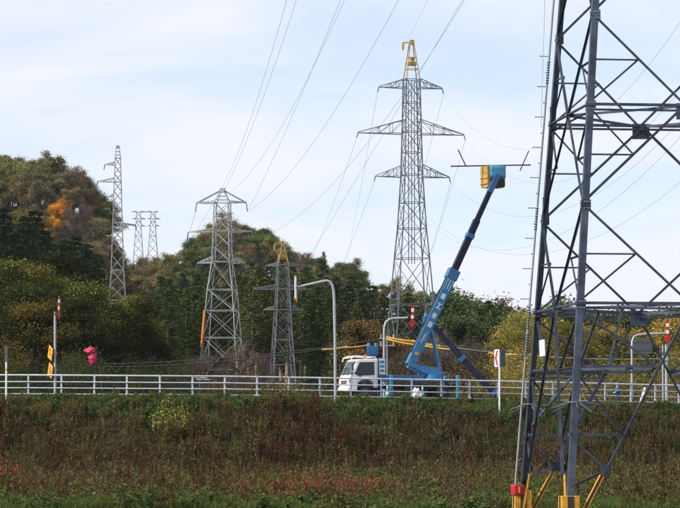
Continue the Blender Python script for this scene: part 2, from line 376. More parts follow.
# ------------------------------------------------------------------ the foreground tower
TW = dict(x=8.489, y=76.0, phi=.1215)
def near_tower():
    c = Vector((TW['x'], TW['y'], Hs(TW['x'], TW['y'])))
    root = empty('transmission_tower', c, TW['phi'])
    tag(root, 'tall grey steel lattice tower standing in the weeds with yellow guards on its legs', 'tower')
    z0 = CAMZ - c.z                      # camera level in tower coordinates
    def W(z): return 2.8994 - .07102 * (z - z0 - 3.1355)
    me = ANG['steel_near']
    foot = .05; r1 = z0 + 3.1355; m1 = z0 + 5.66; r2 = z0 + 8.2032; m2 = z0 + 10.55; r3 = z0 + 12.9
    rings = [r1, r2, r3, z0 + 16.6, z0 + 20.0, z0 + 23.2, z0 + 26.2, z0 + 29.0]
    top = rings[-1]
    CR = [(-1, -1), (1, -1), (1, 1), (-1, 1)]
    def cor(k, z): k %= 4; w = W(z); return Vector((CR[k][0] * w, CR[k][1] * w, z))
    def mid(k, z): return (cor(k, z) + cor(k + 1, z)) / 2
    for k in range(4):
        sx, sy = CR[k]
        a, b = cor(k, foot), cor(k, top)
        # leg angle opens inwards
        xd = (-sx, 0, 0) if sx * sy > 0 else (0, -sy, 0)
        member('leg', a, b, .17, me, root, xd)
        # splice plates on the leg
        for zz in (z0 + 1.2, m1 + .3, r2 + .2, r3):
            p = cor(k, zz); mb = MB()
            mb.box(p + Vector((-sx * .10, -sy * .006, 0)), (.14, .012, .62)); mb.box(p + Vector((-sx * .006, -sy * .10, 0)), (.012, .14, .62))
            mb.build('splice_plate', M['steel_near'], root)
    for k in range(4):                                     # faces: between corner k and k+1
        n = Vector(((0, -1), (1, 0), (0, 1), (-1, 0))[k] + (0,))
        def br(name, a, b, w=.10, o=.02):
            return member(name, a, b, w, me, root, n.cross(b - a), -n * o)
        for zi, z in enumerate(rings):
            br('belt', cor(k, z), cor(k + 1, z), .075 if zi < 2 else .065, .03)
            if zi < 2: br('belt', cor(k, z - .11), cor(k + 1, z - .11), .055, .20)
        # diamond panels above each belt
        for a, b in zip(rings[:-1], rings[1:]):
            m = (a + b) / 2
            if a == r1: m = m1
            if a == r2: m = m2
            for q in (k, k + 1):
                br('diagonal_brace', cor(q, m), mid(k, a), .064, .035); br('diagonal_brace', cor(q, m), mid(k, b), .064, .055)
                if a < r3:                                 # bolted plates where the braces meet the leg
                    for zz_ in (m, a):
                        e_ = (cor(k + 1 if q == k else k, zz_) - cor(q, zz_)).normalized(); p_ = cor(q, zz_) + e_ * .11 + n * .004; mb = MB()
                        mb.box(p_, (.012 + abs(n.y) * .20, .012 + abs(n.x) * .20, .26)); gp = mb.build('gusset_plate', M['steel_near'], root)
                        mb = MB()
                        for bx_ in (-.06, .0, .06):
                            for bz_ in (-.08, .08):
                                c_ = p_ + e_ * bx_ + Vector((0, 0, bz_)); mb.tube([c_, c_ + n * .022], .018, 6)
                        tag(mb.build('bolts', M['pipe'], gp), kind='stuff')
                if a < r3:
                    for za, zb in ((a, m), (m, b)):
                        end = a if za == a else b
                        zz = (za + zb) / 2
                        h = (cor(q, m) + mid(k, end)) / 2
                        br('strut', cor(q, zz), h, .046, .07); br('strut', cor(q, end), h, .046, .09)
        # splayed lower panel
        ap = mid(k, r1)
        for q in (k, k + 1):
            ft = cor(q, foot + .1); d = lambda t: ap.lerp(ft, t)
            tv = lambda z: (r1 - z) / (r1 - foot - .1)
            za, zb, zc, zd = z0 + 1.55, z0 - .17, z0 - 1.0, z0 - 1.45
            br('main_brace', ap, d(tv(zc - .15)), .066, .035)
            # lower end of the brace in yellow and black sleeves
            a, b = d(tv(zc - .15)), d(tv(z0 - 2.75)); mb = MB()
            for s in (-1, 1):
                o = n.cross((b - a).normalized()) * .045 * s - n * .06
                mb.tube([a + o, b + o], .024, 6)
            mb.build('brace_sleeve', M['yellow_guard'], root)
            mb = MB(); mb.beam(a - n * .06, b - n * .06, .05, .04); mb.build('brace_end', M['black_guard'], root)
            br('strut', cor(q, za), d(tv(za)), .066, .06); br('strut', cor(q, za - .14), d(tv(za - .14)), .06, .2)
            br('strut', cor(q, zb), d(tv(zb)), .058, .06)
            br('strut', cor(q, r1 - .12), d(tv(za)), .056, .09); br('strut', cor(q, za - .05), d(tv(zb)), .052, .09)
            br('strut', cor(q, zb - .05), d(tv(zc)), .052, .09); br('strut', d(tv(zc)), cor(q, zd), .064, .11)
            mb = MB(); mb.box(d(tv(zc)) - n * .03, (.02 + abs(n.y) * .26, .02 + abs(n.x) * .26, .26)); mb.build('gusset_plate', M['steel_near'], root)
        for z in rings[:3]:
            mb = MB(); p = mid(k, z) - n * .015; mb.box(p + Vector((0, 0, -.12)), (.014 + abs(n.y) * .46, .014 + abs(n.x) * .46, .42)); mb.build('gusset_plate', M['steel_near'], root)
    # plan bracing across the hips and hip struts behind the faces
    for z in rings[:3]:
        for k in range(4):
            member('plan_brace', mid(k, z), mid(k + 1, z), .065, me, root, (0, 0, 1), (0, 0, -.02))
    for k in range(4):
        c1 = mid(k, r1); q = z0 + 1.5
        for s in (k, k + 1):
            ft = cor(s, foot + .1); dd = mid(k, r1).lerp(ft, (r1 - q) / (r1 - foot - .1))
            other = mid(s if s != k else k - 1, r1).lerp(ft, (r1 - q) / (r1 - foot - .1))
        # hip brace joining the two main braces of one leg, then down to that leg
        a = mid(k, r1).lerp(cor(k, foot + .1), (r1 - q) / (r1 - foot - .1)); b = mid(k - 1, r1).lerp(cor(k, foot + .1), (r1 - q) / (r1 - foot - .1))
        member('hip_brace', a, b, .07, me, root, (0, 0, 1)); m = (a + b) / 2
        e = Vector((0, 0, 0)); e = cor(k, z0 - .15)
        member('hip_brace', m, e, .06, me, root, (0, 0, 1)); member('hip_brace', m, (mid(k, r1) + mid(k - 1, r1)) / 2, .06, me, root, (1, 0, 0))
    # yellow and black guards round the feet
    for k in range(4):
        sx, sy = CR[k]; p = cor(k, .35) + Vector((-sx * .12, -sy * .12, 0))
        mb = MB(); mb.box(p + Vector((0, 0, .30)), (.46, .46, 1.6)); gd = mb.build('leg_guard', M['yellow_guard'], root, .01)
        for ax in (0, 1):
            for s in (-1, 1):
                mb = MB(); o = Vector((s * .233, 0, 0)) if ax == 0 else Vector((0, s * .233, 0))
                mb.box(p + o + Vector((0, 0, .30)), (.012, .16, 1.59) if ax == 0 else (.16, .012, 1.59)); mb.build('guard_stripe', M['black_guard'], gd)
    # red warning sleeve wrapped over the guard of the back left leg
    p = cor(3, .35) + Vector((.12, -.12, 0)); mb = MB()
    mb.box(p + Vector((-.14, -.12, 1.12)), (.30, .36, .28), Matrix.Rotation(.15, 3, 'Z')); rs = mb.build('warning_flag', M['red'], root, .03)
    mb = MB(); mb.box(p + Vector((-.13, -.312, 1.13)), (.045, .012, .16)); mb.build('flag_mark', M['yellow_guard'], rs)
    # pale pipe and step bolts beside the back left leg
    mb = MB(); o = Vector((-.14, .02, 0)); mb.tube([cor(3, .2) + o, cor(3, top - 3) + o], .030, 8); mb.build('cable_pipe', M['pipe'], root)
    for k in (3,):
        for i in range(30):
            z = 1.3 + i * .41; p = cor(k, z) + o; mb = MB()
            dirn = Vector((-1, 0, 0)) if i % 2 else Vector((0, 1, 0))
            mb.tube([p, p + dirn * .24], .011, 6); mb.tube([p + dirn * .24, p + dirn * .255], .02, 6); mb.build('step_bolt', M['steel_near'], root)
    for zc in (m1 - .25, r1 - .4, m1 + 3.7, z0 + 2.0):
        for i in range(9):
            mb = MB(); p = cor(3, zc + i * .07) + o; mb.tube([p + Vector((0, 0, -.014)), p + Vector((0, 0, .014))], .044, 8); mb.build('pipe_clip', M['steel_near'], root)
    # anti-climb spikes round every leg
    for k in range(4):
        sx, sy = CR[k]
        for zz in (z0 + .66,):
            p = cor(k, zz) + Vector((-sx * .1, -sy * .1, 0))
            for j in range(10):
                an = j * math.pi / 5 + .2; e = p + Vector((math.cos(an) * .62, math.sin(an) * .62, -.03 - .10 * (j % 3)))
                mb = MB(); mb.tube([p + Vector((math.cos(an) * .1, math.sin(an) * .1, .03)), e], [.012, .007], 5); mb.build('climb_spike', M['steel_far'], root)
            mb = MB(); rp = [p + Vector((math.cos(a) * .27, math.sin(a) * .27, .02)) for a in np.linspace(0, 2 * math.pi, 13)]
            mb.tube(rp, .016, 5); mb.build('spike_ring', M['steel_far'], root)
    # white number plate on the left face
    a = mid(3, r1); b = a.lerp(cor(3, foot), .17); dz = (b - a).normalized()
    mb = MB(); mb.box((0, 0, 0), (.012, .20, .44)); pl = mb.build('number_plate', M['fence'], root)
    pl.location = b + Vector((-.16, -.02, .05)); pl.rotation_euler = (-.14, .1, 0.6)
    # crossarms and peak, above what the photograph frames
    pk = Vector((0, 0, top + 3.2))
    for k in range(4): member('peak_leg', cor(k, top), pk, .10, me, root, (-CR[k][0], 0, 0))
    for z, sp in ((z0 + 20.0, 4.6), (z0 + 23.2, 6.2), (z0 + 26.2, 4.6)):
        for s in (-1, 1):
            mb = MB(); w = W(z); tip = Vector((s * sp, 0, z + .1))
            for q in (-1, 1):
                for zz in (z, z + 1.3): bar_into(mb, (s * w, q * w, zz), tip, .08)
                for f in (.3, .6):
                    a = Vector((s * w, q * w, z)).lerp(tip, f); bar_into(mb, a, Vector((s * w, q * w, z + 1.3)).lerp(tip, f), .05)
            ca = mb.build('crossarm', M['steel_near'], root)
            mb = MB(); mb.tube([tip, tip - Vector((0, 0, 1.6))], .07, 6); mb.build('insulator', M['ceramic'], ca)
    return root
near_tower()

# ------------------------------------------------------------------ the towers behind the road
def insulator(mb, a, b, r=.11):
    a, b = Vector(a), Vector(b); n = 7; pts = []; rad = []
    for i in range(n):
        for f, q in ((0, .35), (.25, 1), (.5, .9), (.75, .35)):
            pts.append(a.lerp(b, (i + f) / n)); rad.append(r * q)
    mb.tube(pts, rad, 6)
def pylon(label, px, D, rot, prof, arms, peak, w, joined=False, steel='steel_far', peak_mat=None, ladder=None, marker=None, base_z=None, tie=False):
    """prof: [(photo y, apparent half width in px)] from top to foot; arms: [(y, left px, right px, rise px)]"""
    sc = D / FPX; x = (px - 340) * sc
    gz = Hs(x, D) if base_z is None else base_z
    root = empty('transmission_tower', (x, D, gz), rot); tag(root, label, 'tower', 'lattice towers beyond the road')
    app = abs(math.cos(rot)) + abs(math.sin(rot))
    zz = lambda py: P(px, py, D).z - gz
    lv = [(zz(y), h * sc / app) for y, h in prof]
    if lv[-1][0] > .05:                                   # carry the legs on down to the ground
        (za, wa), (zb, wb) = lv[-2], lv[-1]; lv.append((0.0, wb + (wb - wa) * zb / max(za - zb, .1)))
    CR = [(-1, -1), (1, -1), (1, 1), (-1, 1)]
    cor = lambda k, i: Vector((CR[k % 4][0] * lv[i][1], CR[k % 4][1] * lv[i][1], lv[i][0]))
    me = ANG[steel]; body = MB(); count = 0
    for k in range(4):
        for i in range(len(lv) - 1):
            if joined and False: pass
        mbl = MB()
        for i in range(len(lv) - 1):
            a, b = cor(k, i), cor(k, i + 1); t = (b - a).normalized()
            mbl.beam(a, b, w * 1.7, w * 1.7, (1, 0, 0))
        mbl.build('leg', M[steel], root)
    def br(name, a, b, ww, n):
        if joined: bar_into(body, a, b, ww)
        else: member(name, a, b, ww, me, root, n.cross(b - a), -n * (.01 + random.random() * .03))
    for k in range(4):
        n = Vector(((0, -1), (1, 0), (0, 1), (-1, 0))[k] + (0,))
        for i in range(len(lv) - 1):
            h = lv[i][0] - lv[i + 1][0]; wid = lv[i][1] + lv[i + 1][1]
            parts = max(1, int(round(h / max(wid * 1.15, .4)))) if h > wid * 1.6 else 1
            for j in range(parts):
                A = [cor(q, i).lerp(cor(q, i + 1), j / parts) for q in (k, k + 1)]; B = [cor(q, i).lerp(cor(q, i + 1), (j + 1) / parts) for q in (k, k + 1)]
                br('diagonal_brace', A[0], B[1], w * (1.3 if k == 0 else 1), n); br('diagonal_brace', A[1], B[0], w * .8, n)
                if j == 0 or (lv[i][1] > 1.3): br('belt', A[0], A[1], w * 1.1, n)
                if wid > 3.4:                              # redundants in the wide lower panels
                    mc = (A[0] + B[1]) / 2
                    br('strut', (A[0] + B[0]) / 2, (A[0] + mc) / 2, w * .7, n); br('strut', (A[1] + B[1]) / 2, (A[1] + mc) / 2, w * .7, n)
                    br('strut', (A[0] + B[0]) / 2, (B[0] + mc) / 2, w * .7, n); br('strut', (A[1] + B[1]) / 2, (B[1] + mc) / 2, w * .7, n)
    if joined: tag(body.build('bracing', M[steel], root), kind='stuff')
    inv = Matrix.Rotation(-rot, 3, 'Z')
    tips = {}
    for ai, (y, lx, rx, rise) in enumerate(arms):
        z = zz(y); hw = np.interp(-z, [-q[0] for q in lv], [q[1] for q in lv])
        for s, ex in ((-1, lx), (1, rx)):
            if ex is None: continue
            ln = abs(ex - px) * sc / max(math.cos(rot), .3); tip = Vector((s * ln, 0, z + .0))
            mb = MB(); zt = z + rise * sc
            for q in (-1, 1):
                bar_into(mb, (s * hw, q * hw, z), tip, w * 1.2); bar_into(mb, (s * hw, q * hw, zt), tip + Vector((0, 0, w)), w * 1.1)
                for f in (.28, .55, .78):
                    a = Vector((s * hw, q * hw, z)).lerp(tip, f); b = Vector((s * hw, q * hw, zt)).lerp(tip, f)
                    if f < .7: bar_into(mb, a, b, w * .8)
                    a2 = Vector((s * hw, q * hw, zt)).lerp(tip, max(f - .28, 0)); bar_into(mb, a2, a, w * .6)
            for f in (.35, .65):
                bar_into(mb, Vector((s * hw, -hw, z)).lerp(tip, f), Vector((s * hw, hw, z)).lerp(tip, f), w * .8)
            arm = mb.build('crossarm', M[steel], root)
            mb = MB(); dr = Vector((.12 * s, 0, (-9 if tie else -5) * sc))
            if D < 800: insulator(mb, tip, tip + dr, .8 * sc); mb.build('insulator', M['ceramic_dark'], arm)
            tips[(ai, s)] = root.location + Matrix.Rotation(rot, 3, 'Z') @ (tip + dr)
    if peak:
        y, hw0 = peak; zt = zz(y); mt = M[peak_mat] if peak_mat else M[steel]
        mb = MB(); e = hw0 * sc
        for k in range(4): mb.beam(cor(k, 0), (CR[k][0] * e, CR[k][1] * e, zt), w * 1.4, w * 1.4, (1, 0, 0))
        for f in (.3, .62):
            q = [cor(k, 0).lerp(Vector((CR[k][0] * e, CR[k][1] * e, zt)), f) for k in range(4)]
            for k in range(4): bar_into(mb, q[k], q[(k + 1) % 4], w)
        mb.beam((0, 0, zt - .05), (0, 0, zt + .35), e * 2 + w, e * 2 + w, (1, 0, 0))
        if peak_mat:
            zc = (lv[0][0] * .55 + zt * .45); mb.box((0, 0, zc), (.75, .6, .30)); mb.tube([(0, 0, zc + .1), (0, 0, zc + .55)], .2, 8)
            mb.beam((0, 0, zt + .1), (-.75, 0, zt + .1), .09); mb.beam((-.75, 0, zt + .1), (-.8, 0, zt - .55), .16)
        mb.build('peak', mt, root)
    if tie:
        mb = MB(); zt = zz(peak[0]); z = zz(arms[0][0])
        for s, ex in ((-1, arms[0][1]), (1, arms[0][2])): mb.beam((0, 0, zt + .2), (s * abs(ex - px) * sc / math.cos(rot), 0, z), .13)
        mb.build('tie_rod', M['steel_dim'], root)
    if ladder:
        for off in (-.30, -.02, .24):
            mb = MB(); mb.tube([(off, 0, zz(ladder[0])), (off, 0, zz(ladder[1]))], .045, 5); mb.build('ladder_rail', M[steel], root)
    if marker:
        mb = MB(); y0, y1 = marker
        def at(py):
            z = zz(py); hw = np.interp(-z, [-q[0] for q in lv], [q[1] for q in lv]); return Vector((-hw - .03, -hw - .03, z))
        mb.tube([at(y0), at(y1)], .11, 8); mb.build('leg_marker', M['orange_marker'], root)
    return tips

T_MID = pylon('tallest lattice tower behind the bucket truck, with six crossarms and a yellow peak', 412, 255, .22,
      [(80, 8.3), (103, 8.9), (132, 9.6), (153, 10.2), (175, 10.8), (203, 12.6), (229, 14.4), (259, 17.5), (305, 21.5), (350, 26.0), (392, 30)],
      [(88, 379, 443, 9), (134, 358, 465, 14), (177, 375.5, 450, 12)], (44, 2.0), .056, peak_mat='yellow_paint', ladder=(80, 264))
T_LEFT = pylon('lattice tower with tie rods to its top arms and an orange sleeve on one leg', 222, 262, -.16,
      [(203, 8.2), (231, 9.0), (262, 10.2), (290, 14.5), (311, 16.5), (338, 18.6), (370, 21.6), (396, 23)],
      [(203, 196, 246, 2), (232, 187.5, 252, 3), (263, 197, 245, 6)], (192, 2.2), .046, steel='steel_pale', tie=True, marker=(311, 348))
T_SMALL = pylon('smaller dull lattice tower with an amber peak standing before the larch trunks', 282.5, 268, .2,
      [(265, 6.2), (289, 7.0), (310, 8.2), (340, 10.2), (365, 12.2), (392, 14)],
      [(266, 266, 299, 3), (289.5, 254, 311, 5), (310, 264, 302, 4)], (245, 1.0), .055, steel='steel_dim', peak_mat='yellow_paint')
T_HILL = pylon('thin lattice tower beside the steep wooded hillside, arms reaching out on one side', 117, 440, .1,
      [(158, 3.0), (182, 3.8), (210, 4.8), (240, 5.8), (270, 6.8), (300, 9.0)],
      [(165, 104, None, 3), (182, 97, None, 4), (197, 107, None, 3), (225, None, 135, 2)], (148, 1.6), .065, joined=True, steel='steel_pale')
pylon('tiny far lattice tower on the skyline, nearer to the wooded hillside', 138, 900, .1, [(212, 2.3), (222, 2.7), (236, 3.6), (262, 5.6)], [(212, 131, 146, 1), (219, 132, 145, 1), (226, 132, 145, 1)], None, .075, True, 'steel_far')
pylon('tiny far lattice tower on the skyline, farther from the wooded hillside', 152.5, 900, .1, [(212, 2.2), (222, 2.6), (236, 3.6), (262, 5.8)], [(212, 145, 158, 1), (219, 147, 160, 1), (226, 147, 159, 1)], None, .075, True, 'steel_far')

# ------------------------------------------------------------------ conductors
def wire_pts(A, B, sag, n=40):
    return [A.lerp(B, i / n) + Vector((0, 0, -4 * sag * (i / n) * (1 - i / n))) for i in range(n + 1)]
def wire(A, B, mid=None, sag=None, r=.0095, label='thin conductor sagging between the towers', name='power_line', mat='wire', group='overhead conductors', n=44):
    """from A to B; mid = a photo pixel the wire passes through fixes its sag"""
    if sag is None:
        lo, hi = -2.0, 26.0
        for _ in range(40):
            s = (lo + hi) / 2; q = [proj(p) for p in wire_pts(A, B, s, 60) if p.y > 20]
            q.sort(); y = np.interp(mid[0], [a[0] for a in q], [a[1] for a in q])
            if y < mid[1]: lo = s
            else: hi = s
        sag = (lo + hi) / 2
    pts = wire_pts(A, B, sag, n); mb = MB()
    mb.tube(pts, r, 5, smooth=True)
    return tag(mb.build(name, M[mat], None), label, 'power line', group)
def up(px, py, D): return P(px, py, D)
# spans that climb overhead from the left tower
LB = 'conductor climbing overhead from the tower with the orange leg sleeve'
top_l = P(222, 187, 262)
wire(top_l, up(372, -340, 110), (262, 84), r=.010, label=LB)
wire(P(225, 189, 262), up(398, -340, 110), (268, 84), r=.010, label=LB)
wire(T_LEFT[(0, 1)], up(470, -340, 110), (306, 84), r=.010, label=LB)
wire(P(233, 190, 262), up(478, -340, 110), (290, 112), r=.009, label=LB)
wire(T_LEFT[(0, 1)], up(560, -340, 110), (322, 130), r=.010, label=LB)
# spans over the tallest tower
LM = 'conductor climbing overhead from the tallest tower'
for a, e, m in (((0, -1), (640, -330), None), ((1, -1), (620, -340), None), ((2, -1), (655, -330), None), ((0, 1), (610, -400), None)):
    pass
wire(T_LEFT[(1, 1)], up(660, -360, 110), (376, 132), r=.0095, label='conductor passing in front of the tallest tower up to the sky')
wire(T_SMALL[(0, 1)], up(672, -360, 110), (376, 146), r=.0095, label='conductor passing in front of the tallest tower up to the sky')
wire(P(406, 43, 255), up(560, -330, 110), (427, 1), r=.008, label=LM)
# spans from the tallest tower down behind the woods
LD = 'conductor falling from the tallest tower to the far woods'
for tip, e in (((0, -1), (345, 268)), ((1, -1), (309, 262)), ((2, -1), (330, 290)), ((0, 1), (395, 268)), ((1, 1), (420, 282)), ((2, 1), (418, 288))):
    wire(T_MID[tip], P(e[0], e[1], 560), sag=.8, r=.012, label=LD)
# slack spans from the tallest tower to the right, through the foreground lattice
LR = 'slack conductor swinging from the tallest tower behind the foreground lattice'
for tip, e, m in (((0, 1), (745, -85), (518, 149)), ((1, 1), (770, -40), (505, 174)), ((2, 1), (760, 20), (500, 213)), ((2, -1), (755, 45), (505, 250)), ((1, -1), (800, 60), (537, 254))):
    wire(T_MID[tip] if tip[1] > 0 else P(425.5, 222 if tip[0] == 2 else 215, 255), P(e[0], e[1], 150), m, r=.0095, label=LR)
wire(P(222, 187, 262), P(160, 262, 900), sag=3, r=.015, label='conductor falling from the tower with the orange leg sleeve to the saddle')
wire(T_LEFT[(0, -1)], P(172, 255, 900), sag=3, r=.015, label='conductor falling from the tower with the orange leg sleeve to the saddle')
wire(T_LEFT[(1, -1)], P(160, 262, 900), sag=3, r=.015, label='conductor falling from the tower with the orange leg sleeve to the saddle')
wire(P(545.5, -20, 70), P(541, 128, 70.3), sag=0, r=.006, label='thin earth cable hanging beside the foreground lattice')

# ------------------------------------------------------------------ guard fence along the road
def fence():
    u0 = 340; root = empty('guard_fence', road_pt(u0, 0)); tag(root, 'pale blue grey guard fence of posts and four rails along the road', 'fence')
    base = root.location.copy()
    pts = [road_pt(u, 0) for u in POST_PX]
    pm = MB(); pm.box((0, 0, .56), (.10, .075, 1.42)); pm.box((0, 0, 1.275), (.115, .09, .02)); pmesh = pm.mesh('fence_post', M['fence'])
    rm = MB(); rm.tube([(0, 0, 0), (0, 0, 1)], 1, 8, cap=False); rmesh = rm.mesh('fence_rail', M['fence'])
    for i, p in enumerate(pts):
        q = pts[min(i + 1, len(pts) - 1)]; r = pts[max(i - 1, 0)]; an = math.atan2(q.y - r.y, q.x - r.x)
        o = link('post', pmesh, root); o.location = p - base; o.rotation_euler = (random.uniform(-.01, .01), random.uniform(-.012, .012), an)
    for i in range(len(pts) - 1):
        a, b = pts[i], pts[i + 1]
        for z, rr in ((1.20, .048), (.83, .034), (.47, .034), (.12, .034)):
            A, B = a + Vector((0, 0, z)) - base, b + Vector((0, 0, z)) - base
            n = Vector((b.y - a.y, a.x - b.x, 0)).normalized() * .06
            if z > 1.1: n = Vector((0, 0, .02))
            x, y, zz, ln = frame_for(A, B, (0, 0, 1))
            o = link('rail', rmesh, root); o.location = A + n; o.rotation_mode = 'QUATERNION'
            o.rotation_quaternion = Matrix((x, y, zz)).transposed().to_quaternion(); o.scale = (rr, rr, ln)
fence()

# ------------------------------------------------------------------ bucket trucks
def bucket_truck(label, rear, heading, boom, with_pole=False, cover=True, basket_mat='bucket'):
    """rear: ground point under the rear bumper; heading: unit vector forwards; boom: world points"""
    rz = math.atan2(heading[1], heading[0])
    root = empty('bucket_truck', rear, rz); tag(root, label, 'truck', 'bucket trucks')
    Mi = (Matrix.Translation(rear) @ Matrix.Rotation(rz, 4, 'Z')).inverted()
    Lw = lambda p: Mi @ Vector(p)
    X0 = 5.55                                   # rear of the cab
    # --- cab
    prof = [(0, .62), (.25, .62), (.32, .95), (.62, 1.12), (1.02, 1.1), (1.28, .92), (1.33, .45), (1.80, .45), (1.86, .62), (1.84, 1.22), (1.78, 1.32), (1.34, 2.26), (1.22, 2.36), (.06, 2.40), (0, 2.3)]
    mb = MB(); mb.prism([(X0 + x, z) for x, z in prof], -1.0, 1.0); cab = mb.build('cab', M['cab_white'], root, .05)
    mb = MB()
    for s in (-1, 1):
        pass
    # windscreen
    a, b = Vector((X0 + 1.755, 0, 1.40)), Vector((X0 + 1.375, 0, 2.21)); d = (b - a).normalized(); n = Vector((d.z, 0, -d.x))
    def quad(mb, pts, n, th=.012):
        vs = [Vector(p) - n * .03 for p in pts] + [Vector(p) + n * th for p in pts]; k = len(pts)
        mb.add(vs, [tuple(range(k - 1, -1, -1)), tuple(range(k, 2 * k))] + [(i, (i + 1) % k, (i + 1) % k + k, i + k) for i in range(k)])
    mb = MB(); quad(mb, [a + Vector((0, -.86, 0)), a + Vector((0, .86, 0)), b + Vector((0, .80, 0)), b + Vector((0, -.80, 0))], n); ws = mb.build('windscreen', M['glass'], cab)
    for s in (-1, 1):
        mb = MB(); mb.beam(a + n * .03 + Vector((0, s * .45, 0)), a + n * .03 + d * .5 + Vector((0, s * .12, 0)), .02); mb.build('wiper', M['dark'], cab)
        # door with window
        mb = MB(); y = s * 1.004
        dp = [(X0 + .12, .66), (X0 + .20, 1.0), (X0 + .62, 1.2), (X0 + 1.02, 1.18), (X0 + 1.22, 1.02), (X0 + 1.5, 1.02), (X0 + 1.62, 1.34), (X0 + 1.24, 2.24), (X0 + .14, 2.28)]
        vs = [(x, y - s * .02, z) for x, z in dp] + [(x, y + s * .012, z) for x, z in dp]; k = len(dp)
        order = list(range(k)) if s < 0 else list(range(k - 1, -1, -1))
        mb.add(vs, [tuple(order[::-1]), tuple(i + k for i in order)] + [(i, (i + 1) % k, (i + 1) % k + k, i + k) if s > 0 else (i, i + k, (i + 1) % k + k, (i + 1) % k) for i in range(k)])
        door = mb.build('door', M['cab_white'], root)
        wp = [(X0 + .24, 1.40), (X0 + 1.05, 1.36), (X0 + 1.14, 1.28), (X0 + 1.50, 1.46), (X0 + 1.19, 2.17), (X0 + .26, 2.19)]
        mb = MB(); vs = [(x, y, z) for x, z in wp] + [(x, y + s * .022, z) for x, z in wp]; k = len(wp)
        mb.add(vs, [tuple(range(k)), tuple(range(2 * k - 1, k - 1, -1))] + [(i, i + k, (i + 1) % k + k, (i + 1) % k) for i in range(k)])
        mb.build('window', M['glass'], door)
        mb = MB(); mb.box((X0 + .34, y + s * .03, 1.22), (.2, .03, .05)); mb.build('handle', M['dark'], door)
        # mirrors
        mb = MB(); mb.tube([(X0 + 1.45, s * 1.0, 1.5), (X0 + 1.72, s * 1.22, 1.6), (X0 + 1.72, s * 1.24, 2.05), (X0 + 1.3, s * 1.0, 2.2)], .018, 6)
        mb.build('mirror_stay', M['dark'], root)
        mb = MB(); mb.box((X0 + 1.70, s * 1.24, 1.85), (.07, .22, .40)); mb.box((X0 + 1.73, s * 1.16, 1.48), (.07, .2, .2)); mb.build('mirror', M['dark'], root, .02)
        # lights
        mb = MB(); mb.box((X0 + 1.845, s * .72, .82), (.06, .36, .22)); mb.build('headlight', M['ceramic'], root, .015)
        mb = MB(); mb.box((X0 + 1.80, s * .985, 1.02), (.14, .06, .2)); mb.build('indicator', M['indicator'], root, .01)
        # mud guard of the front wheel
        mb = MB()
        pts = [(X0 + .82 + math.cos(q) * .50, s * .86, .45 + math.sin(q) * .50) for q in np.linspace(0, math.pi, 9)]
        for p, q in zip(pts[:-1], pts[1:]): mb.beam(p, q, .28, .02, (0, 0, 1) if abs(p[0] - q[0]) > .1 else (1, 0, 0))
        mb.build('mud_guard', M['dark'], root)
    mb = MB(); mb.box((X0 + 1.86, 0, .97), (.03, 1.1, .20)); mb.build('grille', M['dark'], root, .01)
    for zz in (.92, .97, 1.02):
        mb = MB(); mb.box((X0 + 1.88, 0, zz), (.015, 1.05, .018)); mb.build('grille_bar', M['pipe'], root)
    mb = MB(); mb.box((X0 + 1.86, 0, .54), (.14, 1.96, .22)); mb.build('bumper', M['cab_white'], root, .03)
    mb = MB(); mb.box((X0 + 1.94, 0, .54), (.012, .33, .16)); mb.build('licence_plate', M['white'], root)
    mb = MB(); mb.box((X0 + 1.60, 0, 1.36), (.05, 1.6, .1)); 
    # roof rack of bent tube
    mb = MB()
    for s in (-1, 1):
        mb.tube([(X0 + .1, s * .85, 2.40), (X0 + .1, s * .85, 2.50), (X0 + 1.35, s * .85, 2.55), (X0 + 1.62, s * .85, 2.44), (X0 + 1.66, s * .85, 2.22)], .035, 6)
    for x, z in ((.1, 2.5), (.7, 2.53), (1.35, 2.55), (1.62, 2.44)): mb.tube([(X0 + x, -.85, z), (X0 + x, .85, z)], .03, 6)
    mb.build('roof_rack', M['white'], root)
    # --- chassis, deck, tool box
    mb = MB()
    for s in (-1, 1): mb.box((2.9, s * .38, .68), (5.7, .09, .22))
    for x in (.2, 1.4, 2.6, 3.8, 5.0): mb.box((x, 0, .68), (.1, .7, .16))
    mb.box((3.4, .72, .62), (.9, .4, .42)); mb.box((2.4, -.72, .62), (.8, .4, .42)); mb.build('chassis', M['dark'], root, .01)
    mb = MB(); mb.box((2.65, 0, 1.08), (5.4, 2.0, .14)); mb.box((3.9, 0, 1.26), (2.6, 1.9, .26)); mb.build('deck', M['truck_blue'], root, .015)
    for i in range(4):
        for s in (-1, 1):
            mb = MB(); mb.box((2.9 + i * .62, s * .965, 1.26), (.56, .03, .2)); mb.build('locker_door', M['truck_blue'], root, .006)
    mb = MB(); mb.box((5.28, .70, 1.75), (.42, .50, 1.35)); mb.box((5.3, -.3, 1.5), (.4, 1.2, .8)); mb.build('tool_cabinet', M['truck_blue'], root, .02)
    mb = MB(); mb.box((5.28, .96, 1.92), (.38, .02, .95)); pn = mb.build('notice_panel', M['white'], root)
    for zz in (2.2, 1.93, 1.66):
        mb = MB(); mb.box((5.28, .974, zz), (.28, .012, .16)); mb.build('notice', M['teal'], pn)
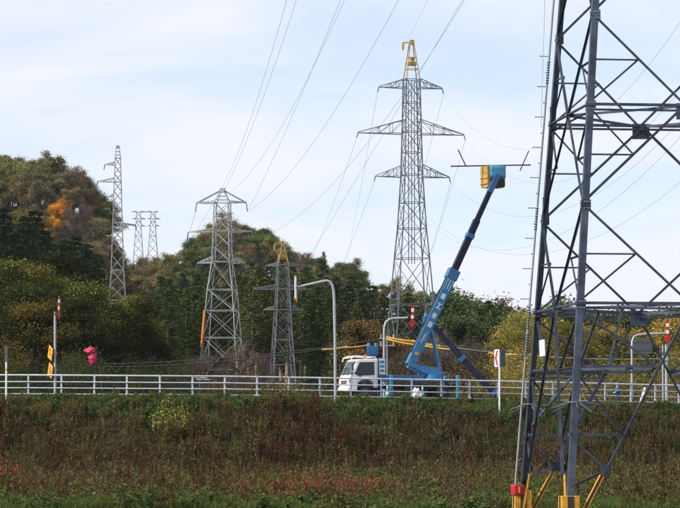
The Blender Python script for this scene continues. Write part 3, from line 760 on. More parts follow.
    # --- wheels
    for x, ys in ((X0 + .82, (-.86, .86)), (1.35, (-.80, .80))):
        for y in ys:
            wd = .22 if x > 3 else .42
            rad = .40
            mb = MB(); k = 20; pr = [(.60, -.5), (.92, -.5), (1, -.36), (1, .36), (.92, .5), (.60, .5)]
            vs = [(x + math.cos(q) * rad * r, y + w_ * wd, rad + math.sin(q) * rad * r) for r, w_ in pr for q in np.linspace(0, 2 * math.pi, k, endpoint=False)]
            fsx = [(i * k + j, (i + 1) * k + j, (i + 1) * k + (j + 1) % k, i * k + (j + 1) % k) for i in range(len(pr) - 1) for j in range(k)]
            mb.add(vs, fsx, True); wh = mb.build('wheel', M['rubber'], root)
            mb = MB(); mb.tube([(x, y - wd * .38, rad), (x, y + wd * .38, rad)], rad * .62, 16); mb.tube([(x, y - wd * .5, rad), (x, y + wd * .5, rad)], rad * .2, 10); mb.build('rim', M['grey_plate'], wh)
    # --- outriggers down on the road
    for x in (4.75, .45):
        for s in (-1, 1):
            mb = MB(); mb.box((x, s * 1.12, .74), (.18, .18, 1.36)); og = mb.build('outrigger', M['teal'], root, .01)
            mb = MB(); mb.box((x, s * 1.12, .04), (.36, .36, .07)); mb.build('foot_pad', M['dark'], og)
            mb = MB(); mb.box((x, s * .8, .82), (.16, .6, .16)); mb.build('outrigger_beam', M['truck_blue'], og)
    for s in (-1, 1):
        mb = MB(); mb.box((-.02, s * .8, .85), (.05, .3, .14)); mb.build('tail_light', M['red'], root)
    # --- turntable and boom
    bp = [Lw(p) for p in boom]
    a, b, c = bp[0], bp[1], bp[2]
    tx = a.x - 1.35 if with_pole else a.x - .3
    tb = Vector((tx, a.y, 1.15))
    mb = MB(); mb.tube([tb, tb + Vector((0, 0, .3))], .52, 20); mb.build('turntable', M['boom_blue'], root)
    fwd = (b - a); fwd.z = 0; fwd = fwd.normalized() if fwd.length > .01 else Vector((-1, 0, 0))
    side = Vector((-fwd.y, fwd.x, 0))
    mb = MB()
    for s in (-1, 1):
        o = side * .27 * s
        pts = [tb + Vector((.48, 0, .3)), tb + Vector((-.55, 0, .3)), tb + Vector((-.40, 0, .72)), a + Vector((.0, 0, -.28)), a + Vector((.22, 0, .05)), a + Vector((.38, 0, -.32))]
        vs = [p + o - side * .03 for p in pts] + [p + o + side * .03 for p in pts]; k = len(pts)
        mb.add(vs, [tuple(range(k)), tuple(range(2 * k - 1, k - 1, -1))] + [(i, i + k, (i + 1) % k + k, (i + 1) % k) for i in range(k)])
    mb.beam(tb + Vector((.2, 0, .3)), a + Vector((.25, 0, -.25)), .5, .25, side); mb.build('boom_pedestal', M['boom_blue'], root, .01)
    d1 = (b - a).normalized()
    mb = MB(); mb.beam(a - d1 * .35, b, .46 if with_pole else .34, .56 if with_pole else .38, d1.cross(side)); lb = mb.build('lower_boom', M['boom_blue'] if with_pole else M['boom_dark'], root, .02)
    up_n = side.cross(d1); up_n = up_n if up_n.z > 0 else -up_n
    if with_pole:
        mb = MB(); mb.beam(b - d1 * .5, b + d1 * .15, .58, .70, d1.cross(side)); mb.build('boom_collar', M['truck_blue'], root, .02)
        lift = a.lerp(b, .36)
        mb = MB(); mb.tube([tb + Vector((-.42, 0, .5)), lift - up_n * .3], [.12, .12], 10); mb.build('lift_cylinder', M['boom_blue'], root)
        mb = MB(); mb.tube([lift - up_n * .32, lift - up_n * .1], .07, 8); mb.build('lift_rod', M['pipe'], root)
        # lettering panels on the boom side that faces the fence
        cs = -side if (root.matrix_basis.to_3x3() @ side).y > 0 else side
        for f, w_, h_ in ((.40, .34, .26), (.50, .34, .26), (.72, .34, .26)):
            p = a.lerp(b, f) + cs * .236; mb = MB(); mb.beam(p - d1 * w_ / 2, p + d1 * w_ / 2, .012, h_, cs.cross(d1)); pl = mb.build('lettering_panel', M['fence'], lb)
        for f in (.835, .895):
            p = a.lerp(b, f) + cs * .236; mb = MB(); mb.beam(p - d1 * .2, p + d1 * .2, .012, .05, cs.cross(d1)); mb.build('lettering_stroke', M['fence'], lb)
            q = p + up_n * .16; mb = MB(); mb.beam(q - d1 * .25, q + d1 * .25, .012, .035, cs.cross(d1)); mb.build('lettering_stroke', M['fence'], lb)
            q = p - up_n * .16; mb = MB(); mb.beam(q - d1 * .25, q + d1 * .25, .012, .035, cs.cross(d1)); mb.build('lettering_stroke', M['fence'], lb)
        p = a.lerp(b, .61) + cs * .236
        for o1, o2 in ((d1 * .15 - up_n * .14, d1 * .15 + up_n * .14), (-d1 * .15 - up_n * .16, -d1 * .15 + up_n * .16), (-d1 * .15, d1 * .15)):
            mb = MB(); mb.beam(p + o1, p + o2, .012, .05, cs.cross((o2 - o1).normalized())); mb.build('lettering_stroke', M['white'], lb)
        for f in (.24, .27):
            p = a.lerp(b, f) + cs * .236 + up_n * (.05 if f < .25 else -.05); mb = MB(); mb.beam(p - d1 * .3, p + d1 * .3, .012, .03, cs.cross(d1)); mb.build('lettering_stroke', M['fence'], lb)
        p = a.lerp(b, .07) + cs * .25; mb = MB(); mb.tube([p, p + cs * .06], .12, 10); mb.build('marker_lamp', M['indicator'], lb)
    # hoses strapped along the boom, and a beacon
    for o_ in (-.12, .0, .12):
        mb = MB(); hp = [a + up_n * -.05 + side * o_] + [a.lerp(b, f) + up_n * (.30 if with_pole else .30) + side * o_ + up_n * .03 * math.sin(f * 19 + o_ * 9) for f in np.linspace(.06, .97, 14)]
        mb.tube(hp[1:], .022, 6); mb.build('hydraulic_hose', M['rubber'], root)
    mb = MB(); mb.tube([(X0 + .5, 0, 2.4), (X0 + .5, 0, 2.62)], .08, 10); mb.build('beacon', M['indicator'], root)
    for s in (-1, 1):
        mb = MB(); mb.tube([(.3, s * .95, 1.15), (.3, s * .95, 1.62), (2.3, s * .95, 1.62), (2.3, s * .95, 1.15)], .022, 6); mb.tube([(1.3, s * .95, 1.15), (1.3, s * .95, 1.62)], .018, 6)
        if with_pole and s < 0: mb.build('deck_rail', M['pipe'], root)
        mb = MB(); mb.box((X0 + .06, s * 1.006, 1.45), (.012, .012, 1.6)); mb.build('panel_seam', M['dark'], cab)
        mb = MB(); mb.box((X0 + .75, s * 1.02, 1.17), (1.2, .006, .05)); mb.build('door_stripe', M['truck_blue'], cab)
        mb = MB(); mb.box((X0 + .25, s * .9, .5), (.45, .28, .06)); mb.build('cab_step', M['dark'], root)
    d2 = (c - b).normalized(); L2 = (c - b).length
    mb = MB(); mb.beam(b - d2 * .3, b + d2 * L2 * .55, .34, .40, d2.cross(side)); mb.build('middle_boom', M['boom_dark'], root, .015)
    mb = MB(); mb.beam(b + d2 * (L2 * .36 if with_pole else L2 * .3), b + d2 * (L2 * .36 + .28 if with_pole else L2 * .3 + .28), .44, .50, d2.cross(side)); mb.build('boom_collar', M['truck_blue'], root, .015)
    if not with_pole:
        q = a.lerp(b, .62); mb = MB(); mb.beam(q, q + d1 * .3, .44, .48, d1.cross(side)); mb.build('boom_collar', M['truck_blue'], root, .015)
    mb = MB(); mb.beam(b + d2 * L2 * .45, c - d2 * .9, .26, .30, d2.cross(side)); mb.build('upper_boom', M['boom_dark'], root, .012)
    mb = MB(); mb.beam(c - d2 * 1.0, c + d2 * .2, .30, .34, d2.cross(side)); mb.build('boom_head', M['truck_blue' if with_pole else 'boom_dark'], root, .015)
    # --- bucket
    bw = 1.25 if with_pole else .72; bh = 1.32 if with_pole else .66
    bc = c + Vector((0, 0, -.22 if with_pole else .1))
    toCam = -1 if (root.matrix_basis.to_3x3() @ side).y > 0 else 1
    bc = bc - side * toCam * (.62 if with_pole else .3)
    f3 = fwd
    R3 = Matrix((f3, side, Vector((0, 0, 1)))).transposed() @ Matrix.Rotation(.12, 3, 'Z')
    mb = MB(); th = .05
    vs = []
    for (sx_, sy_, z) in [(x, y, z) for z in (0, 1) for x, y in ((-1, -1), (1, -1), (1, 1), (-1, 1))]:
        k = .92 if z == 0 else 1.0; vs.append(bc + R3 @ Vector((sx_ * bw / 2 * k, sy_ * .5 * k, -.35 + z * bh)))
    vi = [bc + R3 @ Vector((sx_ * (bw / 2 - th) * (.92 if z == 0 else 1), sy_ * (.5 - th) * (.92 if z == 0 else 1), -.30 + z * (bh - .05))) for z in (0, 1) for sx_, sy_ in ((-1, -1), (1, -1), (1, 1), (-1, 1))]
    mb.add(vs + vi, [(3, 2, 1, 0), (0, 1, 5, 4), (1, 2, 6, 5), (2, 3, 7, 6), (3, 0, 4, 7), (8, 9, 10, 11), (9, 8, 12, 13), (10, 9, 13, 14), (11, 10, 14, 15), (8, 11, 15, 12), (4, 5, 13, 12), (5, 6, 14, 13), (6, 7, 15, 14), (7, 4, 12, 15)])
    bk = mb.build('bucket', M[basket_mat], root, .02)
    for z in (-.12, .25):
        mb = MB()
        for s in (-1, 1):
            mb.beam(bc + R3 @ Vector((s * (bw / 2 + .01), -.45, z)), bc + R3 @ Vector((s * (bw / 2 + .01), .45, z)), .05)
        mb.build('bucket_rib', M[basket_mat], bk)
    if cover:
        mb = MB(); k = 14; top = -.35 + bh + .04; rows = 5
        ts = -toCam
        vs = []; arc = [(-.44, .52 * toCam), (-.28, .53 * toCam), (0, .57 * toCam), (.2, .58 * toCam), (.45, .56 * toCam), (bw / 2 + .03, .5 * toCam), (bw / 2 + .07, .2 * toCam), (bw / 2 + .06, -.2 * toCam)]
        for r in range(rows):
            f = r / (rows - 1)
            for i, (x, y) in enumerate(arc):
                vs.append(bc + R3 @ Vector((x, y * (1 + .05 * f * math.sin(i * 2.1)), top - f * (.74 + .05 * math.sin(i * 1.7)))))
        m_ = len(arc); fsx = [(r * m_ + i, r * m_ + i + 1, (r + 1) * m_ + i + 1, (r + 1) * m_ + i) for r in range(rows - 1) for i in range(m_ - 1)]
        mb.add(vs, fsx, True); cv = mb.build('bucket_cover', M['cloth_blue'], bk); so_ = cv.modifiers.new('solid', 'SOLIDIFY'); so_.thickness = .02
        mb = MB(); mb.box(bc + R3 @ Vector((bw / 2 * .98, 0, .28)), (.02, .3, .2), R3); mb.build('bucket_notice', M['green_cone'], bk)
    else:
        for x in (-.5, .5):
            mb = MB(); mb.tube([bc + R3 @ Vector((x * bw * .7, 0, bh * .3)), bc + R3 @ Vector((x * bw * .7, 0, bh * .85))], .12, 8); mb.build('bucket_fitting', M['teal'], bk)
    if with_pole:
        mb = MB(); mb.box(bc + R3 @ Vector((.10, .535 * toCam, -.06)), (.98, .05, .50), R3); mb.build('bucket_shade_plate', M['dark'], bk, .01)  # dark plate added to stand in for shade on the bucket's lower front
        z = -.35 + bh + .06; y = .3 * toCam
        q0 = Lw(P(454, 165.5, 178.4)); q1 = Lw(P(537, 163.5, 179.6)); q0.y = q1.y = bc.y; 
        mb = MB(); mb.tube([q0, q1], .045, 6); mb.build('tool_pole', M['dark'], bk)
        for (e0, e1) in (((460.5, 149), (469.5, 165.5)), ((540.5, 148), (530.5, 168.5))):
            w0, w1 = Lw(P(*e0, 178.6)), Lw(P(*e1, 178.6)); w0.y = w1.y = bc.y + .07
            mb = MB(); mb.tube([w0, w1], .035, 6); mb.build('insulating_rod', M['dark'], bk)
    return root

HA = math.radians(18)
hd = Vector((-math.cos(HA), -math.sin(HA), 0))
fr = P(344, 398, 176.2); ur = 400
rear = Vector((fr.x, fr.y, 0)) - hd * 7.4; rear.z = float(road_z(400)) + .09
def dl(px): return 176.2 + (px - 344) * .0607 * math.tan(HA)
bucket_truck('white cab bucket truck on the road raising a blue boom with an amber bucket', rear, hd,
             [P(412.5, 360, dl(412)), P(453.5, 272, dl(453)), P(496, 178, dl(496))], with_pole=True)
h2 = Vector((.97, .24, 0)).normalized(); g2 = ground_at(512, 203); g2.z = Hs(g2.x, g2.y)
bucket_truck('bucket truck parked below the road with a black boom reaching back past the tallest tower', g2 + Vector((-1.6, -.3, 0)), h2,
             [P(524, 424, 203.5), P(478, 376, 203), P(430, 322, 202.5)], cover=False, basket_mat='truck_blue')
g3 = ground_at(372, 205)
bucket_truck('bucket truck hidden below the road, its blue bucket peeping over the white cab', g3 + Vector((-1.5, 0, 0)), Vector((1, .1, 0)).normalized(),
             [P(379, 424, 205.1), P(377, 395, 205.1), P(372.5, 352, 205)], cover=False, basket_mat='truck_blue')

# ------------------------------------------------------------------ covered service line behind the truck
def utility_pole():
    p = ground_at(387.2, 207); root = empty('utility_pole', p); tag(root, 'slim utility pole carrying the yellow covered service line', 'pole')
    top = P(387.2, 335, 207).z - p.z
    mb = MB(); mb.tube([(0, 0, -.3), (0, 0, top)], [.10, .07], 10); mb.build('shaft', M['steel_dim'], root)
    for z in (top - .25, top - .75):
        mb = MB(); mb.beam((-.55, 0, z), (.55, 0, z), .07, .07); ca = mb.build('crossarm', M['pole'], root)
        for s in (-1, 1):
            mb = MB(); insulator(mb, (s * .45, 0, z + .04), (s * .45, 0, z + .3), .07); mb.build('insulator', M['ceramic'], ca)
utility_pole()
LC = 'black service cable strung low behind the guard fence'
wire(P(-60, 357, 214), P(386, 337.5, 207), (293, 353.5), r=.045, label=LC, name='service_cable', mat='cable', group='service cables')
wire(P(-60, 360, 214), P(386, 338.5, 207), (250, 355.8), r=.04, label=LC, name='service_cable', mat='cable', group='service cables')
wire(P(388, 337, 207), P(760, 352, 211), (516, 354.5), r=.035, label='pale service cable running off behind the chevron sign', name='service_cable', mat='pipe', group='service cables')
def cover(a, b, D, r, mat, label, grp, dz=0):
    A, B = P(a[0], a[1], D), P(b[0], b[1], D + .3); mb = MB(); m_ = (A + B) / 2 + Vector((0, 0, -.06))
    pts = [A, A.lerp(m_, .03), A.lerp(m_, .5) - Vector((0, 0, .015)), m_, m_.lerp(B, .5) - Vector((0, 0, .015)), B.lerp(m_, .03), B]
    root = tag(mb_ := empty('line_cover', A), label, 'cover', grp)
    pts = [p - A for p in pts]
    mb.tube(pts, [r * .3, r, r, r, r, r, r * .35], 8); mb.build('sleeve', M[mat], root)
    for f in (1, 3, 5):
        mb = MB(); p = pts[f]; t = (pts[min(f + 1, 6)] - pts[f - 1]).normalized(); mb.tube([p - t * .04, p + t * .04], r * 1.25, 8); mb.build('clip', M[mat], root)
G = 'insulating covers on the service line'
cover((322, 349.6), (347, 346.6), 206.8, .068, 'orange_cover', 'dull amber insulating cover ending beyond the grey cantilever pole', G)
cover((343, 347.6), (370, 344.8), 206.5, .06, 'orange_cover', 'dull amber insulating cover reaching the blue bucket behind the cab', G)
cover((387, 337.2), (414, 341.2), 206.3, .068, 'yellow_cover', 'bright yellow upper insulating cover starting at the utility pole', G)
cover((386, 339), (420, 345.5), 206.0, .068, 'yellow_cover', 'bright yellow lower insulating cover starting at the utility pole', G)
cover((412, 341), (440, 346), 206.3, .068, 'yellow_cover', 'bright yellow upper insulating cover passing behind the blue boom', G)
cover((420, 345), (453, 349.6), 206.0, .072, 'yellow_cover', 'bright yellow insulating cover ending against the black boom', G)
cover((489, 353), (516, 354.6), 206.6, .06, 'yellow_cover', 'bright yellow insulating cover behind the chevron sign', G)

# ------------------------------------------------------------------ signs and poles
def arrow(root, top, bot, w=.30, rz=0.0, seg=5, loc=(0, 0, 0), tip='red'):
    """a banded snow arrow hung point down"""
    ar = empty('arrow', loc); ar.parent = root; ar.rotation_euler = (0, 0, rz)
    h = top - bot; body = h * .72; k = seg
    for i in range(k):
        mb = MB(); z1 = top - body * i / k; z0 = top - body * (i + 1) / k
        mb.box((0, 0, (z0 + z1) / 2), (w * .62, .03, (z1 - z0) - .002)); mb.build('arrow_band', M['red' if i % 2 == 0 else 'white'], ar)
    z1 = top - body; mb = MB(); pr = [(-w * .72, z1 - .002), (w * .72, z1 - .002), (w * .72, z1 - .06), (0, bot), (-w * .72, z1 - .06)]
    mb.prism(pr, -.018, .018); mb.build('arrow_head', M[tip], ar)
    return ar
def bent_pole(name, label, base, pts, rad=.075):
    root = empty(name, base); tag(root, label, 'pole')
    mb = MB(); mb.tube([p - base for p in pts], rad, 10); mb.build('shaft', M['pole'], root)
    mb = MB(); mb.box((0, 0, .03), (.32, .32, .04)); mb.build('base_plate', M['pole'], root)
    return root
def curve_pts(pxs, D): return [P(x, y, D) for x, y in pxs]
# behind the truck
b = road_pt(384, 8.4); b = Vector((P(384, 390, b.y).x, b.y, b.z)); D = b.y
r = bent_pole('arrow_pole', 'bent grey pole behind the white cab holding a red and white arrow', b, [b] + curve_pts([(384, 335), (384.3, 327), (386, 322), (389.5, 319.3), (394, 318.3), (408, 317.8)], D))
p = P(409, 317.8, D) - b
arrow(r, P(409, 305, D).z - b.z, P(409, 328.5, D).z - b.z, .27, loc=(p.x, -.1, 0), rz=.1).rotation_euler = (0, .04, .1)
# left, with warning diamonds
b = road_pt(55, 8.2); D = b.y; b = Vector((P(55, 390, D).x, D, b.z))
r = bent_pole('arrow_pole', 'straight grey pole with two yellow warning diamonds and a slim arrow on top', b, [b, P(55, 317, D), P(55.2, 314, D)])
mb = MB(); mb.tube([Vector((0, 0, P(55, 316, D).z - b.z)), Vector((.05, -1.0, P(55, 313, D).z - b.z))], .05, 8); mb.build('arm', M['pole'], r)
a_ = arrow(r, P(55, 296, D).z - b.z, P(55, 320, D).z - b.z, .32, rz=math.radians(68), loc=(.12, -.6, 0)); a_.rotation_euler = (0, .06, math.radians(68))
for py, nm in ((353, 'winding'), (370.5, 'narrow')):
    c = P(50.5, py, D) - b; dm = empty('warning_diamond', c + Vector((0, -.1, 0))); dm.parent = r; dm.rotation_euler = (0, 0, math.radians(-66))
    mb = MB(); s = .56; mb.prism([(math.sin(q) * s, math.cos(q) * s) for q in (-.42, 1.15, 2.72, 4.29)][::-1], -.012, .012); mb.build('plate', M['sign_yellow'], dm)
    for (cx, cz, w_, h_) in ([(0, .06, .07, .28), (.09, -.12, .2, .06), (-.08, .2, .2, .06)] if nm == 'winding' else [(0, 0, .06, .4), (.15, -.1, .05, .2)]):
        mb = MB(); mb.box((cx, -.017, cz), (w_, .008, h_)); mb.build('symbol', M['black_guard'], dm)
    mb = MB(); mb.beam((0, .03, 0), (.35, .35, 0), .04); mb.build('bracket', M['pole'], dm)
# cantilever pole standing in the bank
b = ground_at(335.5, 170.2); D = b.y
r = bent_pole('cantilever_pole', 'grey cantilever pole rooted in the bank, its arm ending in a slim white marker', b,
              [b + Vector((0, 0, -.4)), P(335, 340, D), P(334.2, 300, D), P(333.6, 291, D), P(332.4, 285.5, D), P(330, 281.8, D), P(327, 280.8, D), P(322, 281.6, D), P(295, 287.6, D)], .085)
c = P(295.6, 288, D) - b; dm = empty('marker', c); dm.parent = r; dm.rotation_euler = (0, -.11, math.radians(80))
mb = MB(); mb.box((0, 0, .05), (.34, .075, 1.2)); mb.build('marker_blade', M['white'], dm)
mb = MB(); mb.prism([(-.3, -.56), (.3, -.56), (.3, -.64), (0, -.86), (-.3, -.64)], -.05, .05); mb.build('marker_tip', M['sign_yellow'], dm)
mb = MB(); mb.box((0, 0, .69), (.3, .08, .06)); mb.build('marker_cap', M['indicator'], dm)
# right: arrow on a long arm
b = road_pt(631.8, 8.6); b = Vector((P(631.8, 390, b.y).x, b.y, b.z)); D = b.y
r = bent_pole('arrow_pole', 'grey pole with a long arm and striped arrow beside the dark sign back', b,
              [b + Vector((0, 0, -.2)), P(631.8, 348, D), P(632.2, 341, D), P(634, 336.6, D), P(638, 334.8, D), P(645, 334, D), P(667, 333.2, D)], .07)
p = P(667.3, 333, D) - b
arrow(r, P(667, 320, D).z - b.z, P(667, 343.5, D).z - b.z, .32, loc=(p.x, -.12, 0), seg=5)
# dark back of a road sign
b = road_pt(664.5, 8.9); b = Vector((P(664.5, 390, b.y).x, b.y, b.z)); D = b.y
root = empty('road_sign', b); tag(root, 'road sign seen from its dark back, on twin grey posts with a long crossbar', 'sign')
for dxp, rr_ in ((662.7, .06), (666.2, .10)):
    mb = MB(); q = P(dxp, 345, D) - b; mb.tube([(q.x, 0, -.2), (q.x, 0, q.z)], rr_, 10); mb.build('post', M['pole'], root)
mb = MB(); q0, q1 = P(622, 352.5, D) - b, P(675, 352.5, D) - b; mb.beam((q0.x, -.13, q0.z), (q1.x, -.13, q1.z), .07); mb.build('crossbar', M['grey_plate'], root)
mb = MB(); q0, q1 = P(629, 338, D) - b, P(652, 354, D) - b; mb.box(((q0.x + q1.x) / 2, -.2, (q0.z + q1.z) / 2), (q1.x - q0.x, .03, q0.z - q1.z)); pl = mb.build('plate', M['grey_plate'], root, .01)
for f in (.25, .75):
    mb = MB(); mb.box(((q0.x + q1.x) / 2, -.23, q1.z + (q0.z - q1.z) * f), (q1.x - q0.x - .05, .03, .05)); mb.build('stiffener', M['grey_plate'], pl)
mb = MB(); q = P(664.5, 359, D) - b; mb.box((q.x, -.12, q.z), (.42, .14, .2)); mb.build('clamp_box', M['pole'], root, .01)
# chevron sign in the bank
b = ground_at(499.2, 172.4); D = b.y
root = empty('chevron_sign', b); tag(root, 'chevron curve sign on a white post planted in the bank', 'sign')
mb = MB(); q = P(499.6, 352, D) - b; mb.tube([(0, 0, -.3), (q.x, 0, q.z)], .055, 10); mb.build('post', M['white'], root)
zc = P(499, 358, D).z - b.z; hh = .52
pa = empty('chevron_plate', (q.x - .02, -.09, zc)); pa.parent = root; pa.rotation_euler = (0, 0, math.radians(-60))
mb = MB(); mb.box((-.26, 0, 0), (.52, .02, hh * 2)); mb.build('plate', M['white'], pa)
mb = MB()
for s in (-1, 1):
    mb.add([(-.10, y, s * .46) for y in (-.022, -.012)] + [(-.26, y, s * .46) for y in (-.022, -.012)] + [(-.47, y, 0) for y in (-.022, -.012)] + [(-.29, y, 0) for y in (-.022, -.012)],
           [(0, 2, 4, 6) if s > 0 else (6, 4, 2, 0), (7, 5, 3, 1) if s > 0 else (1, 3, 5, 7), (0, 1, 3, 2), (2, 3, 5, 4), (4, 5, 7, 6), (6, 7, 1, 0)])
mb.build('chevron_mark', M['red'], pa)
pb = empty('back_plate', (q.x + .03, -.08, zc)); pb.parent = root; pb.rotation_euler = (0, 0, math.radians(52))
mb = MB(); mb.box((.26, 0, 0), (.52, .02, hh * 2)); mb.build('plate', M['grey_plate'], pb)
for z in (-.3, .3):
    mb = MB(); mb.box((.26, -.03, z), (.5, .03, .05)); mb.build('stiffener', M['grey_plate'], pb)
# delineator post at the left
b = ground_at(6.8, 165.2); D = b.y
root = empty('delineator_post', b); tag(root, 'slim white delineator post with a grey head planted in the bank', 'post')
z1 = P(6.8, 362, D).z - b.z; z2 = P(6.5, 346, D).z - b.z
mb = MB(); mb.tube([(0, 0, -.3), (-.02, 0, z1)], .055, 10); mb.build('shaft', M['white'], root)
mb = MB(); mb.box((-.02, 0, (z1 + z2) / 2), (.17, .07, z2 - z1)); mb.build('head', M['grey_plate'], root, .02)
mb = MB(); mb.tube([(-.02, 0, z1 - .5), (-.02, 0, z1 - .38)], .06, 10); mb.build('band', M['indicator'], root)
# pink sheet on a leaning cane
b = road_pt(104, 8.0); D = b.y; b = Vector((P(104, 380, D).x, D, b.z))
root = empty('pink_marker', b); tag(root, 'leaning dark cane tied with two crumpled bright pink bundles', 'marker')
t = P(96, 344.5, D) - b
mb = MB(); mb.tube([(0, 0, -.1), t], [.045, .03], 6); mb.build('cane', M['dark'], root)
def crumple(c, r, seed):
    rg = np.random.default_rng(seed); bm = bmesh.new(); bmesh.ops.create_icosphere(bm, subdivisions=3, radius=1)
    for v in bm.verts:
        d = v.co.normalized(); k = 1 + .38 * math.sin(d.x * 6 + seed) * math.sin(d.y * 5 + 1) + .26 * math.sin(d.z * 8 + d.x * 5 + seed) + rg.normal() * .05
        v.co = Vector((d.x * r[0], d.y * r[1], d.z * r[2])) * k + Vector(c)
    me = bpy.data.meshes.new('bundle'); bm.to_mesh(me); bm.free(); me.materials.append(M['pink']); me.polygons.foreach_set('use_smooth', [True] * len(me.polygons)); return me
for (x, y, rr_, sd) in ((90.5, 350.5, (.28, .24, .19), 1), (93, 358.3, (.24, .24, .32), 4)):
    link('bundle', crumple(P(x, y, D) - b, rr_, sd), root)

# cones and sacks by the truck
def cone(px, off, label, s=1.0):
    b = road_pt(px, off); b.z += .09; root = empty('traffic_cone', b); tag(root, label, 'cone', 'cones beside the bucket truck')
    prof = [(.15, .03, 'green_cone'), (.115, .25, 'white'), (.09, .4, 'green_cone'), (.06, .6, 'white'), (.035, .72, 'green_cone')]
    mb = MB(); mb.box((0, 0, .015), (.38, .38, .03)); mb.build('foot', M['green_cone'], root)
    for (r0, z0, m_), (r1, z1, _) in zip(prof[:-1], prof[1:]):
        mb = MB(); mb.tube([(0, 0, z0), (0, 0, z1)], [r0, r1], 12); mb.build('cone_band', M[m_], root)
cone(428.6, .95, 'green and white traffic cone beside the pale sack')
cone(393.5, .95, 'green and white traffic cone beside the front outrigger of the raised truck')
b = road_pt(422.5, .95); b.z += .09
mb = MB(); bm = bmesh.new(); bmesh.ops.create_icosphere(bm, subdivisions=3, radius=1)
for v in bm.verts:
    d = v.co.copy(); k = 1 + .12 * math.sin(d.x * 6 + 1) * math.sin(d.z * 5) + .07 * math.sin(d.y * 9)
    v.co = Vector((d.x * .32 * (1.15 - .55 * max(d.z, 0)), d.y * .25, max(d.z, -.55) * .42 + .23)) * k
me = bpy.data.meshes.new('sack'); bm.to_mesh(me); bm.free(); me.materials.append(M['glove']); o = link('sack', me); o.location = b
tag(o, 'pale lumpy sack on the roadside beside a green and white cone', 'sack')
# white board leaning by the fence on the right
b = road_pt(653, 1.2); b.z += .09; root = empty('leaning_board', b); tag(root, 'slim white board leaning behind the fence near the worker', 'board')
mb = MB(); mb.add([(-.24, -.02, 0), (-.02, -.02, 0), (.22, .12, 1.0), (.10, .12, 1.02), (-.24, .01, 0), (-.02, .01, 0), (.22, .15, 1.0), (.10, .15, 1.02)], [(0, 1, 2, 3), (7, 6, 5, 4), (0, 4, 5, 1), (1, 5, 6, 2), (2, 6, 7, 3), (3, 7, 4, 0)]); mb.build('panel', M['white'], root)
mb = MB(); mb.beam((.1, .16, .95), (.14, .6, 0), .03); mb.build('prop', M['dark'], root)
# white trestle by the foot of the left tower
b = ground_at(204, 214); zt = P(204, 379.5, 214).z - b.z
root = empty('trestle', b); tag(root, 'white plank trestle near the tower with the orange leg sleeve', 'trestle')
for dy_, dx_, dz_ in ((0, 0, 0), (.5, -.25, .14)):
    mb = MB(); mb.box((dx_, dy_, zt + dz_), (1.1, .14, .05)); mb.build('plank', M['white'], root)
for x in (-.4, .4):
    for y in (-.2, .6):
        mb = MB(); mb.beam((x * 1.1, y, -.1), (x * .8, .2, zt), .05); mb.build('leg', M['pole'], root)

